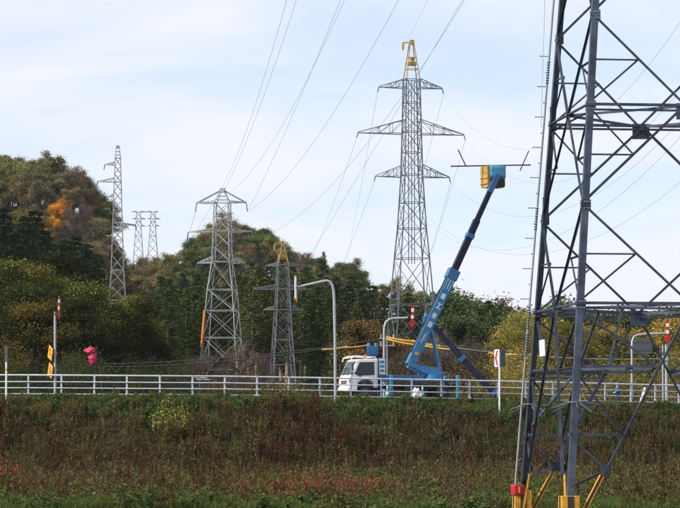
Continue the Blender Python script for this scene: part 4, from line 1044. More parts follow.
# ------------------------------------------------------------------ the worker
def person():
    b = ground_at(617.5, 190.5); root = empty('person', b, 0)
    tag(root, 'worker in a blue helmet and blue jacket standing behind the fence facing left', 'person')
    ztop = P(617.3, 382.6, 190.5).z - b.z; S = ztop / 1.76
    def skin(name, verts, edges, rad, mat, sub=2, rootv=0):
        me = bpy.data.meshes.new(name); me.from_pydata([Vector(v) * S for v in verts], edges, [])
        o = link(name, me, root); me.materials.append(mat)
        o.modifiers.new('skin', 'SKIN'); sv = me.skin_vertices[0].data
        for i, r_ in enumerate(rad): sv[i].radius = (r_[0] * S, r_[1] * S) if hasattr(r_, '__len__') else (r_ * S, r_ * S)
        for q in sv: q.use_root = False
        sv[rootv].use_root = True
        s_ = o.modifiers.new('sub', 'SUBSURF'); s_.levels = sub; s_.render_levels = sub
        for pg in me.polygons: pg.use_smooth = True
        return o
    # facing -x, leaning a little forward
    V = [(0, 0, .95), (-.01, 0, 1.10), (-.03, 0, 1.28), (-.05, 0, 1.42), (-.075, 0, 1.50), (-.10, 0, 1.58), (-.11, 0, 1.68),
         (0, -.10, .90), (-.03, -.11, .50), (.02, -.11, .09), (-.12, -.11, .04), (0, .10, .90), (.04, .11, .50), (.09, .11, .09), (-.04, .11, .04),
         (-.04, -.19, 1.40), (.0, -.25, 1.14), (-.20, -.20, 1.0), (-.04, .19, 1.40), (.0, .25, 1.14), (-.20, .22, 1.02)]
    E_ = [(0, 1), (1, 2), (2, 3), (3, 4), (4, 5), (5, 6), (0, 7), (7, 8), (8, 9), (9, 10), (0, 11), (11, 12), (12, 13), (13, 14), (3, 15), (15, 16), (16, 17), (3, 18), (18, 19), (19, 20)]
    R_ = [(.13, .15), (.12, .14), (.13, .17), (.10, .15), .055, (.085, .075), (.07, .06), .085, .06, .045, .035, .085, .06, .045, .035, .06, .047, .036, .06, .047, .036]
    skin('body', V, E_, R_, M['skin'])
    skin('jacket', [(0, 0, .86), (-.01, 0, 1.10), (-.03, 0, 1.28), (-.05, 0, 1.44), (-.04, -.20, 1.40), (.0, -.26, 1.14), (-.17, -.21, 1.01), (-.04, .20, 1.40), (.0, .26, 1.14), (-.17, .23, 1.025)],
         [(0, 1), (1, 2), (2, 3), (3, 4), (4, 5), (5, 6), (3, 7), (7, 8), (8, 9)], [(.19, .21), (.18, .20), (.19, .23), (.13, .18), .10, .088, .072, .10, .088, .072], M['jacket'])
    skin('trousers', [(0, 0, .98), (0, -.10, .90), (-.03, -.11, .50), (.02, -.11, .10), (0, .10, .90), (.04, .11, .50), (.09, .11, .10)], [(0, 1), (1, 2), (2, 3), (0, 4), (4, 5), (5, 6)],
         [(.16, .18), .125, .10, .085, .125, .10, .085], M['trouser'])
    for s, x in ((-1, .0), (1, .07)): skin('shoe', [(x + .03, s * .11, .05), (x - .06, s * .11, .045), (x - .14, s * .11, .035)], [(0, 1), (1, 2)], [.055, .052, .04], M['shoe'], 1)
    for s in (-1, 1):                                       # gloved hands: palm, four fingers and a thumb
        y = s * .205 if s < 0 else .225; z = .985 if s < 0 else 1.0
        V = [(-.20, y, z), (-.25, y, z - .02), (-.285, y, z - .03)]; E2 = [(0, 1), (1, 2)]; R2 = [.03, (.022, .038), (.02, .036)]
        for k in range(4):
            o_ = len(V); yy = y + (k - 1.5) * .021; l = (.05, .06, .056, .044)[k]
            V += [(-.31, yy, z - .04), (-.31 - l * .5, yy, z - .06), (-.31 - l * .6, yy, z - .095)]; E2 += [(2, o_), (o_, o_ + 1), (o_ + 1, o_ + 2)]; R2 += [.010, .0095, .0085]
        o_ = len(V); V += [(-.245, y - s * .04, z - .035), (-.27, y - s * .055, z - .06)]; E2 += [(1, o_), (o_, o_ + 1)]; R2 += [.012, .010]
        skin('glove', V, E2, R2, M['glove'], 1)
    # face, hair and helmet
    hc = Vector((-.115, 0, 1.63)) * S
    for s in (-1, 1):
        mb = MB(); e = hc + Vector((-.088, s * .032, .005)) * S; mb.tube([e + Vector((.006, 0, 0)), e - Vector((.006, 0, 0))], .012 * S, 8); mb.build('eye', M['dark'], root)
        mb = MB(); e = hc + Vector((.005, s * .078, -.005)) * S; mb.tube([e - Vector((0, .008, 0)), e + Vector((0, .008, 0))], [.024 * S, .028 * S], 8); mb.build('ear', M['skin'], root)
    mb = MB(); mb.tube([hc + Vector((-.085, 0, .015)) * S, hc + Vector((-.112, 0, -.02)) * S, hc + Vector((-.09, 0, -.03)) * S], [.008 * S, .014 * S, .012 * S], 6); mb.build('nose', M['skin'], root)
    mb = MB(); mb.beam(hc + Vector((-.088, -.022, -.06)) * S, hc + Vector((-.088, .022, -.06)) * S, .008, .010); mb.build('mouth', M['red'], root)
    def dome(name, c, r, mat, zmin):
        bm = bmesh.new(); bmesh.ops.create_uvsphere(bm, u_segments=20, v_segments=12, radius=1)
        for v in bm.verts: v.co = Vector((v.co.x * r[0], v.co.y * r[1], max(v.co.z, zmin) * r[2])) * S + c
        me = bpy.data.meshes.new(name); bm.to_mesh(me); bm.free(); me.materials.append(mat)
        for pg in me.polygons: pg.use_smooth = True
        return link(name, me, root)
    dome('hair', hc + Vector((.025, 0, .0)) * S, (.09, .083, .085), M['dark'], -.75)
    hm = dome('helmet', hc + Vector((.01, 0, .045)) * S, (.125, .11, .105), M['helmet'], -.1)
    mb = MB(); mb.box(hc + Vector((-.115, 0, .045)) * S, (.09 * S, .15 * S, .014 * S), Matrix.Rotation(.15, 3, 'Y')); br_ = mb.build('brim', M['helmet'], hm, .004)
person()

# ------------------------------------------------------------------ trees
def quads_mesh(name, c, n, sx, sy, mat, rng, clump=None):
    """many leaf-sized faces: centres c, normals n, half sizes sx, sy"""
    k = len(c); n = n / np.maximum(np.linalg.norm(n, axis=1, keepdims=True), 1e-6)
    r = rng.normal(size=(k, 3)); u = np.cross(n, r); u /= np.maximum(np.linalg.norm(u, axis=1, keepdims=True), 1e-6); v = np.cross(n, u)
    return leaf_faces(name, c, u * np.reshape(sx, (-1, 1)), v * np.reshape(sy, (-1, 1)), mat, clump)
def leaf_faces(name, c, U, V, mat, clump=None):
    k = len(c)
    vs = np.stack([c - U * .25 - V, c + U, c + V, c - U], 1).reshape(-1, 3)
    me = bpy.data.meshes.new(name); me.vertices.add(k * 4); me.vertices.foreach_set('co', vs.astype(np.float32).ravel())
    me.loops.add(k * 4); me.loops.foreach_set('vertex_index', np.arange(k * 4, dtype=np.int32))
    me.polygons.add(k); me.polygons.foreach_set('loop_start', np.arange(0, k * 4, 4, dtype=np.int32))
    me.polygons.foreach_set('loop_total', np.full(k, 4, np.int32)) if False else None
    me.materials.append(mat); me.update(calc_edges=True); me.validate()
    at = me.attributes.new('clump', 'FLOAT', 'POINT'); at.data.foreach_set('value', np.repeat(clump if clump is not None else np.full(k, .42), 4).astype(np.float32))
    return me
def branch_tree(rng, h, limbs, r0, first=.25, spread=.33, subs=3, twigs=0, wob=.04):
    """trunk and limbs; returns the mesh builder and the limb ends (trees are 10 m tall before scaling)"""
    mb = MB(); ends = []
    top = h * .86; pts = []; rad = []
    for i in range(7):
        f = i / 6; pts.append(Vector((rng.normal() * wob * h * f, rng.normal() * wob * h * f, -.3 + top * f))); rad.append(r0 * (1 - f) ** .8 + .025)
    mb.tube(pts, rad, 7, cap=False)
    for i in range(limbs):
        f = first + (.97 - first) * (i + rng.random()) / limbs; j = min(int(f * 6), 5); base = pts[j].lerp(pts[j + 1], f * 6 - j)
        an = rng.random() * 6.283 if i else 0; an = i * 2.4 + rng.normal() * .4
        ln = h * spread * (1 - .6 * max(f - .45, 0) / .55) * rng.uniform(.75, 1.15); up_ = rng.uniform(.35, .9) + f * .5
        d = Vector((math.cos(an), math.sin(an), up_)).normalized()
        e = base + d * ln; m_ = base.lerp(e, .5) + Vector((rng.normal() * .2, rng.normal() * .2, -.12 * ln * .3))
        rr_ = r0 * (1 - f) * .55 + .035
        mb.tube([base, m_, e], [rr_, rr_ * .6, .02], 5, cap=False); ends.append((e, d, ln))
        for s in range(subs):
            g = rng.uniform(.35, .9); q = base.lerp(m_, g * 2) if g < .5 else m_.lerp(e, g * 2 - 1)
            d2 = (d + Vector(rng.normal(size=3)) * .6).normalized(); l2 = ln * rng.uniform(.3, .5); e2 = q + d2 * l2
            mb.tube([q, e2], [rr_ * .42, .014], 4, cap=False); ends.append((e2, d2, l2))
            for w_ in range(twigs):
                q2 = q.lerp(e2, rng.uniform(.3, 1)); d3 = (d2 + Vector(rng.normal(size=3)) * .55 + Vector((0, 0, .25))).normalized()
                mb.tube([q2, q2 + d3 * l2 * rng.uniform(.5, 1.0)], [.018, .007], 3, cap=False)
    ends.append((pts[-1], Vector((0, 0, 1)), 1.0))
    return mb, ends
def broadleaf(seed, leaves=4200, leaf=.15, spread=.33, gaps=.35, first=.2):
    rng = np.random.default_rng(seed); mb, ends = branch_tree(rng, 10, 11, .20, first, spread, 4)
    cs, ns, ks = [], [], []
    keep = [e for e in ends if rng.random() > gaps * .35]
    per = max(int(leaves / len(keep)), 8)
    for e, d, ln in keep:
        k = int(per * rng.uniform(.4, 1.6)); r_ = rng.uniform(.55, 1.05)
        p = rng.normal(size=(k, 3)) * np.array([.45, .45, .33]) * r_ + np.array(e) + np.array(d) * .1
        ks.append(np.clip(np.full(k, rng.random() ** 1.3) + rng.normal(size=k) * .12, 0, 1)); cs.append(p); ns.append(rng.normal(size=(k, 3)) * .8 + (p - np.array(e)) * .6 + np.array([0, 0, .5]))
    c = np.concatenate(cs); n = np.concatenate(ns); ok = c[:, 2] > .8; c, n = c[ok], n[ok]; kk = np.concatenate(ks)[ok]
    sz = leaf * rng.uniform(.6, 1.3, len(c))
    crown = quads_mesh('crown', c, n, sz, sz * .8, M['leaf'], rng, kk)
    return mb.mesh('trunk', M['bark']), crown
def conifer(seed, width=.19, low=.08, per=9, levels=34, fill=1.0, droop=.35, bark='bark', dens=30):
    rng = np.random.default_rng(seed); mb = MB(); h = 10
    pts = [Vector((rng.normal() * .04, rng.normal() * .04, -.3 + (h + .3) * i / 6)) for i in range(7)]
    mb.tube(pts, [.17 * (1 - i / 6) + .012 for i in range(7)], 7, cap=False)
    C, U, V = [], [], []
    for l in range(levels):
        f = low + (1 - low) * (l / levels) ** .95; z = f * h
        R = h * width * (1 - f) ** .75 * rng.uniform(.75, 1.15) * (1 if f > low + .1 else .75) + .12
        for k in range(per):
            if rng.random() > fill: 
                if rng.random() < .5:
                    an = rng.random() * 6.283; mb.tube([(0, 0, z), (math.cos(an) * R * .7, math.sin(an) * R * .7, z - .1)], [.02, .006], 3, cap=False)
                continue
            an = l * 2.1 + k * 6.283 / per + rng.normal() * .25; r_ = R * rng.uniform(.6, 1.15)
            d = np.array([math.cos(an), math.sin(an), 0]); sd = np.array([-math.sin(an), math.cos(an), 0])
            e = d * r_ + np.array([0, 0, -droop * r_ + .12 * r_])
            mb.tube([(0, 0, z), tuple(np.array([0, 0, z]) + e)], [.022, .006], 3, cap=False)
            for q in range(int(dens * (.35 + .65 * r_ / (h * width)))):
                t_ = rng.uniform(.12, 1.05); p = np.array([0, 0, z]) + d * r_ * t_ + np.array([0, 0, -droop * r_ * t_ ** 1.6 + .1 * r_ * t_])
                lat = rng.normal() * .16 * (1.2 - t_ * .7) * (.5 + r_ * .6); p = p + sd * lat + np.array([0, 0, -abs(lat) * .35 + rng.normal() * .05])
                dirv = d * .9 + sd * np.sign(lat) * .55 + np.array([0, 0, -.25 + rng.normal() * .25]); dirv /= np.linalg.norm(dirv)
                nrm = np.cross(dirv, rng.normal(size=3)); nrm /= np.linalg.norm(nrm)
                s_ = rng.uniform(.6, 1.25); C.append(p); U.append(nrm * .036 * s_); V.append(dirv * .125 * s_)
    crown = leaf_faces('crown', np.array(C), np.array(U), np.array(V), M['needle'])
    return mb.mesh('trunk', M[bark]), crown
def bare(seed):
    rng = np.random.default_rng(seed); mb, ends = branch_tree(rng, 10, 12, .14, .15, .32, 5, 0, .03)
    tw = MB()
    for e, d, ln in ends:
        for w_ in range(9):
            d3 = (d + Vector(rng.normal(size=3)) * .55 + Vector((0, 0, .3))).normalized(); q = e - d * ln * rng.uniform(0, .7)
            e3 = q + d3 * rng.uniform(.5, 1.3); tw.tube([q, e3], [.022, .008], 3, cap=False)
            for _ in range(2):
                d4 = (d3 + Vector(rng.normal(size=3)) * .5).normalized(); q4 = q.lerp(e3, rng.uniform(.3, .9)); tw.tube([q4, q4 + d4 * rng.uniform(.3, .7)], [.014, .006], 3, cap=False)
    return mb.mesh('trunk', M['bark']), tw.mesh('crown', M['twig'])
def bush(seed, leaves=2600, leaf=.04, stems=16, h=2.0, wd=.9, gaps=.3):
    """a shrub 2 m tall before scaling"""
    rng = np.random.default_rng(seed); mb = MB(); cs = []; ns = []
    for i in range(stems):
        an = rng.random() * 6.283; r_ = wd * rng.uniform(.15, 1) ** .7; z = h * rng.uniform(.55, 1.0) * (1 - .25 * r_ / wd)
        e = Vector((math.cos(an) * r_, math.sin(an) * r_, z)); m_ = e * .5 + Vector((0, 0, z * .12)); mb.tube([(e.x * .1, e.y * .1, -.1), m_, e], [.018, .012, .005], 4, cap=False)
        for t_ in (.45, .65, .85, 1.0):
            if rng.random() < gaps: continue
            q = np.array(m_.lerp(e, t_ * 2 - 1) if t_ > .5 else m_ * (t_ * 2)); k = int(leaves / stems / 3.2)
            p = q + rng.normal(size=(k, 3)) * np.array([.17, .17, .15]); cs.append(p); ns.append(rng.normal(size=(k, 3)) + np.array([0, 0, .6]))
    c = np.concatenate(cs); n = np.concatenate(ns); ok = c[:, 2] > .05; c, n = c[ok], n[ok]; sz = leaf * rng.uniform(.6, 1.4, len(c))
    return mb.mesh('stem', M['bark']), quads_mesh('foliage', c, n, sz, sz * .7, M['leaf'], rng)

PROTO = {
    'broad': [broadleaf(s, 15000, .088, .34, .15) for s in (1, 2, 3, 4)],
    'broad_tall': [broadleaf(s, 24000, .046, .24, .5, .10) for s in (11, 12, 13)],
    'thin': [broadleaf(s, 4500, .08, .32, .7) for s in (21, 22, 23)],
    'spruce': [conifer(s) for s in (31, 32, 33)],
    'fir': [conifer(s, .15, .05, 8, 36) for s in (36, 37)],
    'larch': [conifer(s, .11, .50, 7, 24, .8, .2, 'bark_pale', 26) for s in (41, 42, 43)],
    'bare': [bare(s) for s in (51, 52, 53)],
    'bush': [bush(s, 6500, .020, 22, 2.0, .9, .35) for s in (61, 62, 63)],
    'tall_sparse_bush': [bush(s, 2600, .022, 18, 2.0, .8, .45) for s in (64, 65)],
    'airy_bush': [bush(s, 760, .036, 18, 2.0, .9, .3) for s in (81, 82)],
    'sparse_bush': [bush(s, 900, .045, 14, 2.0, .8, .4) for s in (71, 72)],
}
def plant(kind, x, y, h, col, label, group, name, cat='tree', var=None, z=None, wide=1.0):
    pr = PROTO[kind]; tm, cm = pr[var if var is not None else random.randrange(len(pr))]
    k = h / (2.0 if 'bush' in kind else 10.0)
    e = empty(name, (x, y, Hs(x, y) - .05 if z is None else z), random.random() * 6.283)
    e.scale = (k * wide * random.uniform(.92, 1.08), k * wide * random.uniform(.92, 1.08), k)
    tag(e, label, cat, group)
    link('stem' if 'bush' in kind else 'trunk', tm, e)
    c = link('foliage' if 'bush' in kind else 'crown', cm, e)
    j = lambda v: max(v * random.uniform(.85, 1.15), .002)
    c.color = (j(col[0]), j(col[1]), j(col[2]), 1)
    return e
def plant_px(kind, px, py, D, col, label, group, name, cat='tree', wide=1.0, var=None):
    """top of the tree at photo pixel (px, py), foot on the ground D metres away"""
    g = ground_at(px, D); h = P(px, py, D).z - g.z
    return plant(kind, g.x, g.y, max(h, .6), col, label, group, name, cat, var, None, wide)

C_OLIVE, C_BROWN, C_RUST, C_ORANGE, C_DULL = (.21, .19, .072), (.225, .178, .088), (.235, .14, .058), (.55, .27, .03), (.172, .158, .072)
def plant_hill(kind, px, py, h, col, label, group, name, wide=1.0):
    '''a tree of height h on the slope where its top shows at the photo pixel'''
    best = min(np.arange(400, 530, 2.0) if px < 112 else np.arange(470, 645, 2.0), key=lambda D: abs(P(px, py, D).z - ground_at(px, D).z - h))
    g = ground_at(px, best); return plant(kind, g.x, g.y, h, col, label, group, name, wide=wide)
C_GREEN, C_YG, C_YEL, C_GOLD = (.085, .115, .034), (.17, .165, .040), (.265, .24, .056), (.265, .215, .050)
C_SPR, C_SPR2, C_LAR = (.020, .038, .016), (.060, .085, .030), (.100, .122, .040)

# left hill: crowns one can tell apart
rh = np.random.default_rng(5); random.seed(21)
HILL = [('broad', C_OLIVE, 'olive leafed tree among the woods on the steep left hillside', 'broadleaf_tree'), ('broad', C_DULL, 'dull green tree among the woods on the steep left hillside', 'broadleaf_tree'),
        ('thin', C_BROWN, 'brown thinly leafed tree among the woods on the steep left hillside', 'broadleaf_tree'), ('broad', C_RUST, 'rust coloured tree among the woods on the steep left hillside', 'broadleaf_tree'),
        ('bare', C_BROWN, 'leafless grey brown tree among the woods on the steep left hillside', 'bare_tree')]
SPECIAL = []
for px, py, kd, col, lb, h, wd in (
        (57, 197, 'broad', C_ORANGE, 'bright orange crowned tree standing out on the left hillside', 8.5, .9),
        (18, 205, 'broad', (.20, .18, .035), 'yellow green tree above the dark spruces on the hillside', 6.0, .9),
        (53, 165, 'broad', (.06, .10, .02), 'fresh green tree on the crest of the left hill', 7.5, 1.3),
        (46, 171, 'broad', C_RUST, 'rust red tree just below the hill crest', 6, 1.1),
        (88, 178, 'broad', (.28, .14, .025), 'small amber tree at the shoulder of the left hill', 5.5, .9),
        (70, 164, 'bare', C_BROWN, 'spreading leafless tree on the crest of the left hill', 9, 1.4),
        (79, 169, 'bare', C_BROWN, 'leafless tree beside the amber one on the hill shoulder', 8, 1.3)):
    sp_ = plant_hill(kd, px, py, h, col, lb, 'trees on the left hillside', 'bare_tree' if kd == 'bare' else 'broadleaf_tree', wd)
    if kd == 'broad' and px in (57, 18, 88): SPECIAL.append((px, sp_.location.y))
for row, D in enumerate(np.arange(428, 552, 10)):
    for px in np.arange(-55, 122, 11.5):
        u = px + rh.normal() * 4.5 + (row % 2) * 7; d = D + rh.normal() * 3.5
        if u > (111 if d > 450 else 92): continue
        if any(abs(u - a_) < (15 if a_ == 57 else 10) and b_ - 26 < d < b_ + 4 for a_, b_ in SPECIAL): continue
        g = ground_at(u, d); hh = rh.uniform(7.0, 10.5)
        k = rh.choice(5, p=[.32, .30, .26, .02, .10])
        kd, col, lb, nm = HILL[k]
        plant(kd, g.x, g.y, hh, col, lb, 'trees on the left hillside', nm, wide=1.05)
# second hill behind the towers
HILL2 = [('broad', C_OLIVE, 'olive leafed tree in the woods of the round hill behind the towers', 'broadleaf_tree'), ('broad', C_GREEN, 'green leafed tree in the woods of the round hill behind the towers', 'broadleaf_tree'),
         ('thin', C_BROWN, 'brown thinly leafed tree in the woods of the round hill behind the towers', 'broadleaf_tree'), ('broad', C_RUST, 'rust coloured tree in the woods of the round hill behind the towers', 'broadleaf_tree'),
         ('bare', C_BROWN, 'leafless tree in the woods of the round hill behind the towers', 'bare_tree'), ('spruce', C_SPR2, 'dark spruce in the woods of the round hill behind the towers', 'spruce_tree')]
for row, D in enumerate(np.arange(505, 652, 16)):
    for px in np.arange(112, 470, 15):
        u = px + rh.normal() * 4 + (row % 2) * 7; d = D + rh.normal() * 4
        if u > 360 and row % 2: continue
        if 165 < u < 400 and d < 562: continue            # behind the plantation
        g = ground_at(u, d); hh = rh.uniform(8, 11.5)
        k = rh.choice(6, p=[.32, .28, .21, .03, .06, .10]); 
        if u < 180: k = rh.choice([0, 2, 4, 2, 0])
        kd, col, lb, nm = HILL2[k]
        plant(kd, g.x, g.y, hh, col, lb, 'trees on the round hill', nm, wide=1.15)
for px, py, kd, col, lb in ((233, 268, 'broad', C_RUST, 'orange red tree low on the round hill beside a tower'), (380, 281, 'broad', (.34, .17, .02), 'amber crowned tree on the skyline left of the tallest tower'),
        (275, 236, 'spruce', C_SPR2, 'dark pointed conifer on the slope of the round hill'), (443, 278, 'broad', (.11, .055, .035), 'dark reddish tree on the skyline behind the tallest tower'), (452, 283, 'broad', (.11, .10, .025), 'yellow olive tree on the skyline beside the raised boom')):
    plant_hill(kd, px, py, 7.0, col, lb, 'trees on the round hill', 'spruce_tree' if kd == 'spruce' else 'broadleaf_tree')
# dark spruces in front of the left hill
LBL = 'dark spruce standing in front of the left hillside'
for px, py, D in ((-25, 215, 352), (-8, 222, 345), (3, 203, 350), (14, 228, 340), (24, 212, 356), (35, 206, 362), (46, 232, 348), (44, 226, 338), (56, 240, 342), (66, 236, 350), (76, 232, 358), (86, 240, 352), (96, 250, 345), (30, 240, 330), (8, 245, 328), (60, 252, 330), (-20, 240, 330)):
    plant_px('spruce', px, py, D, C_SPR, LBL, 'spruces below the left hill', 'spruce_tree', wide=1.15)
# near broadleaf trees on the left, leaves turning yellow
LBL = 'tall broadleaf tree with yellowing leaves beyond the road on the left'
for px, py, D, wd in ((-40, 240, 238, 1.0), (-12, 250, 226, 1.0), (8, 244, 240, .9), (22, 262, 222, .9), (40, 250, 236, .9), (54, 272, 220, .9), (68, 234, 244, .8), (86, 262, 228, .9), (74, 285, 216, .8), (30, 285, 214, .9), (4, 290, 214, .9)):
    yl = random.random() < .5
    plant_px('broad_tall', px, py, D, (.135, .125, .030) if yl else (.044, .050, .015), LBL if yl else 'tall dark olive broadleaf tree beyond the road around the arrow pole', 'yellowing trees beyond the road', 'broadleaf_tree', wide=1.4)
LBL = 'shady dark broadleaf tree beyond the road near the pink bundles'
for px, py, D, wd in ((104, 292, 236, 1), (122, 302, 228, 1), (110, 312, 222, 1.0), (140, 312, 232, .9), (92, 318, 216, .9), (152, 330, 238, .9), (130, 288, 250, .8)):
    plant_px('broad_tall', px, py, D, (.032, .036, .013), LBL, 'shady trees beyond the road', 'broadleaf_tree', wide=1.45)
for px, py, D in ((128, 282, 258), (136, 294, 255), (120, 290, 256)):
    plant_px('broad_tall', px, py, D, (.17, .15, .03), 'pale yellow tree below the thin tower on the hillside', 'pale yellow trees', 'broadleaf_tree', wide=1.0)
# plantation of conifers and larches behind the towers
LBL = 'mid green conifer of the dense plantation behind the towers'
for row, (D, y0) in enumerate(((395, 262), (372, 268), (350, 276), (330, 285))):
    for px in np.arange(158, 345, 13.5):
        u = px + rh.normal() * 3; y = y0 + rh.normal() * 6 + (14 if u < 200 else 0) + (8 if 215 < u < 250 else 0)
        plant_px('fir' if rh.random() < .6 else 'spruce', u, y, D + rh.normal() * 3, *((C_SPR2, LBL) if rh.random() < .55 else ((.085, .112, .036), 'lighter yellow green conifer of the dense plantation behind the towers')), 'plantation conifers', 'conifer_tree', wide=1.1)
LBL = 'larch with a bare pale trunk at the edge of the plantation'
for i, px in enumerate(np.arange(238, 338, 4.2)):
    plant_px('larch', px + rh.normal() * 1.5, 278 + rh.normal() * 8, 306 + rh.normal() * 7, *((C_LAR, LBL) if rh.random() < .6 else ((.075, .085, .026), 'darker larch with a bare pale trunk at the plantation edge')), 'larches with bare trunks', 'larch_tree', wide=1.25)
for i, px in enumerate((168, 186, 203, 216, 229)):
    plant_px('larch', px, 296 + rh.normal() * 8, 292, (.060, .085, .024), LBL, 'larches with bare trunks', 'larch_tree', wide=1.3)
# woods behind the truck and to the right
LBL = 'dark conifer behind the raised bucket truck'
for px, py, D in ((318, 282, 300), (330, 274, 318), (343, 284, 305), (352, 272, 330), (362, 286, 300), (372, 282, 330), (384, 290, 318), (398, 296, 300), (408, 290, 330), (340, 300, 280), (356, 306, 278), (420, 300, 320)):
    plant_px('spruce' if random.random() < .6 else 'fir', px, py, D, *((C_SPR2, LBL) if random.random() < .6 else ((.078, .10, .032), 'fresher green conifer behind the raised bucket truck')), 'conifers behind the truck', 'conifer_tree', wide=1.25)
LBL = 'dense dark green tree in the woods right of the raised boom'
for px, py, D in ((432, 296, 340), (444, 288, 345), (456, 284, 350), (468, 290, 335), (478, 296, 345), (489, 298, 335), (498, 300, 350), (440, 306, 310), (455, 300, 300), (466, 308, 290), (480, 305, 296), (494, 308, 300), (428, 312, 300), (472, 320, 270), (450, 325, 270), (508, 304, 330), (520, 305, 335)):
    plant_px(('spruce', 'fir', 'broad')[random.randrange(3)], px, py, D, *(((.070, .100, .036), LBL) if random.random() < .6 else ((.090, .108, .040), 'olive green tree in the woods right of the raised boom')), 'dark woods right of the boom', 'forest_tree', wide=1.3)
for px, py, D in ((478, 291, 372), (486, 287, 380), (462, 286, 378)):
    plant_px('thin', px, py, D, (.15, .12, .06), 'pale thinly leafed tree on the skyline right of the raised boom', 'pale skyline trees', 'broadleaf_tree')
LBL = 'broadleaf tree with yellow autumn leaves behind the foreground tower'
for px, py, D, c in ((524, 300, 234, C_YEL), (512, 312, 226, C_YEL), (534, 308, 242, C_GOLD), (548, 306, 250, C_YG), (562, 312, 240, C_YG), (576, 316, 236, C_BROWN), (590, 322, 246, C_YG), (604, 318, 250, C_YEL), (618, 322, 238, C_YG), (634, 322, 252, C_OLIVE),
        (650, 326, 244, C_YG), (662, 318, 256, C_YEL), (676, 312, 242, C_GOLD), (690, 316, 240, C_YEL), (702, 312, 250, C_YG)):
    plant_px('broad' if random.random() < .5 else 'broad_tall', px, py, D, c, {C_YEL: LBL, C_GOLD: 'golden leafed broadleaf tree behind the foreground tower', C_YG: 'yellow green broadleaf tree behind the foreground tower', C_BROWN: 'brown leafed tree between yellow ones behind the foreground tower', C_OLIVE: 'olive leafed tree between yellow ones behind the foreground tower'}[c], 'yellow trees behind the foreground tower', 'broadleaf_tree', wide=1.15)
LBL = 'greener tree on the skyline behind the foreground tower'
for px, py, D in ((545, 296, 290), (560, 300, 300), (578, 302, 296), (594, 302, 305), (612, 306, 298), (628, 304, 310), (644, 308, 300), (660, 304, 310), (676, 302, 300), (692, 300, 310)):
    plant_px('broad', px, py, D, (.095, .11, .036), LBL, 'green skyline trees', 'broadleaf_tree', wide=1.3)
for px, py, D in ((653, 346, 212), (601, 372, 205), (664, 352, 216)):
    plant_px('spruce', px, py, D, (.016, .032, .014), 'small dark spruce behind the fence near the worker', 'small spruces by the road', 'spruce_tree', wide=1.5)
for px, py, D, c in ((368, 312, 226, (.13, .10, .035)), (380, 320, 232, (.10, .09, .035)), (358, 322, 236, (.09, .085, .03))):
    plant_px('broad', px, py, D, c, 'tawny rounded tree just behind the white cab', 'tawny trees behind the cab', 'broadleaf_tree', wide=1.0)
# shrubs along the far shoulder
SHR = [((-45, 170), (.055, .07, .022), 'green roadside shrub behind the fence by the yellow diamonds', (338, 366)), ((150, 262), (.10, .066, .034), 'brown thinly leafed roadside shrub behind the fence', (360, 384)),
       ((262, 335), (.085, .075, .025), 'low olive roadside shrub before the larch trunks', (374, 384)), ((388, 476), (.085, .07, .035), 'tangled dull shrub behind the blue deck', (336, 372)),
       ((472, 545), (.30, .22, .05), 'bright yellow roadside shrub behind the chevron sign', (338, 378)), ((540, 712), (.21, .175, .05), 'golden olive roadside shrub behind the foreground tower', (338, 380))]
for (u0, u1), col, lb, (ya, yb) in SHR:
    for px in np.arange(u0, u1, 6.5):
        D = rh.uniform(200, 214) if not 375 < px < 560 else rh.uniform(213, 226); bush_k = 'bush' if rh.random() < .6 else 'tall_sparse_bush'
        plant_px(bush_k, px + rh.normal() * 3, rh.uniform(ya, yb), D, col, lb, lb.split(' ', 1)[1] + 's', 'roadside_shrub', 'shrub', wide=.75)
for px in (160, 176, 190, 206, 245, 258):
    plant_px('bare', px, rh.uniform(334, 358), 224, C_BROWN, 'leafless sapling tangled behind the fence', 'bare saplings behind the fence', 'bare_tree', wide=1.2)
for px in (392, 402, 436, 447, 462):
    plant_px('bare', px, rh.uniform(325, 350), 220, C_BROWN, 'leafless sapling behind the blue truck deck', 'bare saplings behind the truck', 'bare_tree', wide=1.2)

# shrubs on the bank
for kd, px, D, h, col, lb, wd in (('airy_bush', 173, 162.0, 2.9, (.33, .26, .055), 'airy shrub with small yellow leaves halfway up the bank', 1.0), ('sparse_bush', 283, 167, 2.3, (.17, .16, .045), 'yellow flecked shrub growing up against the fence', 1.25),
        ('sparse_bush', 297, 166.5, 1.7, (.11, .11, .03), 'low olive shrub beside the yellow flecked one at the fence', 1.1), ('airy_bush', 42, 164, 1.6, (.24, .16, .04), 'amber tinged low shrub near the delineator post', 1.0), ('airy_bush', 22, 166.5, 1.3, (.17, .15, .03), 'small yellow green shrub at the foot of the fence', 1.0)):
    g = ground_at(px, D); plant(kd, g.x, g.y, h, col, lb, None, 'bank_shrub', 'shrub', None, None, wd)
LBL = 'low rusty orange shrub at the foot of the bank'
for px, D, h in ((238, 121, .9), (256, 118, 1.0), (272, 123, .8), (285, 117, 1.1), (300, 121, 1.0), (312, 116, 1.2), (328, 119, 1.0), (344, 122, .9), (356, 117, 1.1), (372, 120, .9), (388, 118, .9), (4, 119, 1.2), (18, 122, 1.0), (-8, 120, 1.0), (30, 118, .8), (210, 117, .6), (405, 121, .6)):
    g = ground_at(px, D - 7); plant('airy_bush' if D > 120 else 'sparse_bush', g.x, g.y, h * 1.6, (.25, .095, .045), LBL, 'orange shrubs below the bank', 'bank_shrub', 'shrub', None, None, .9)

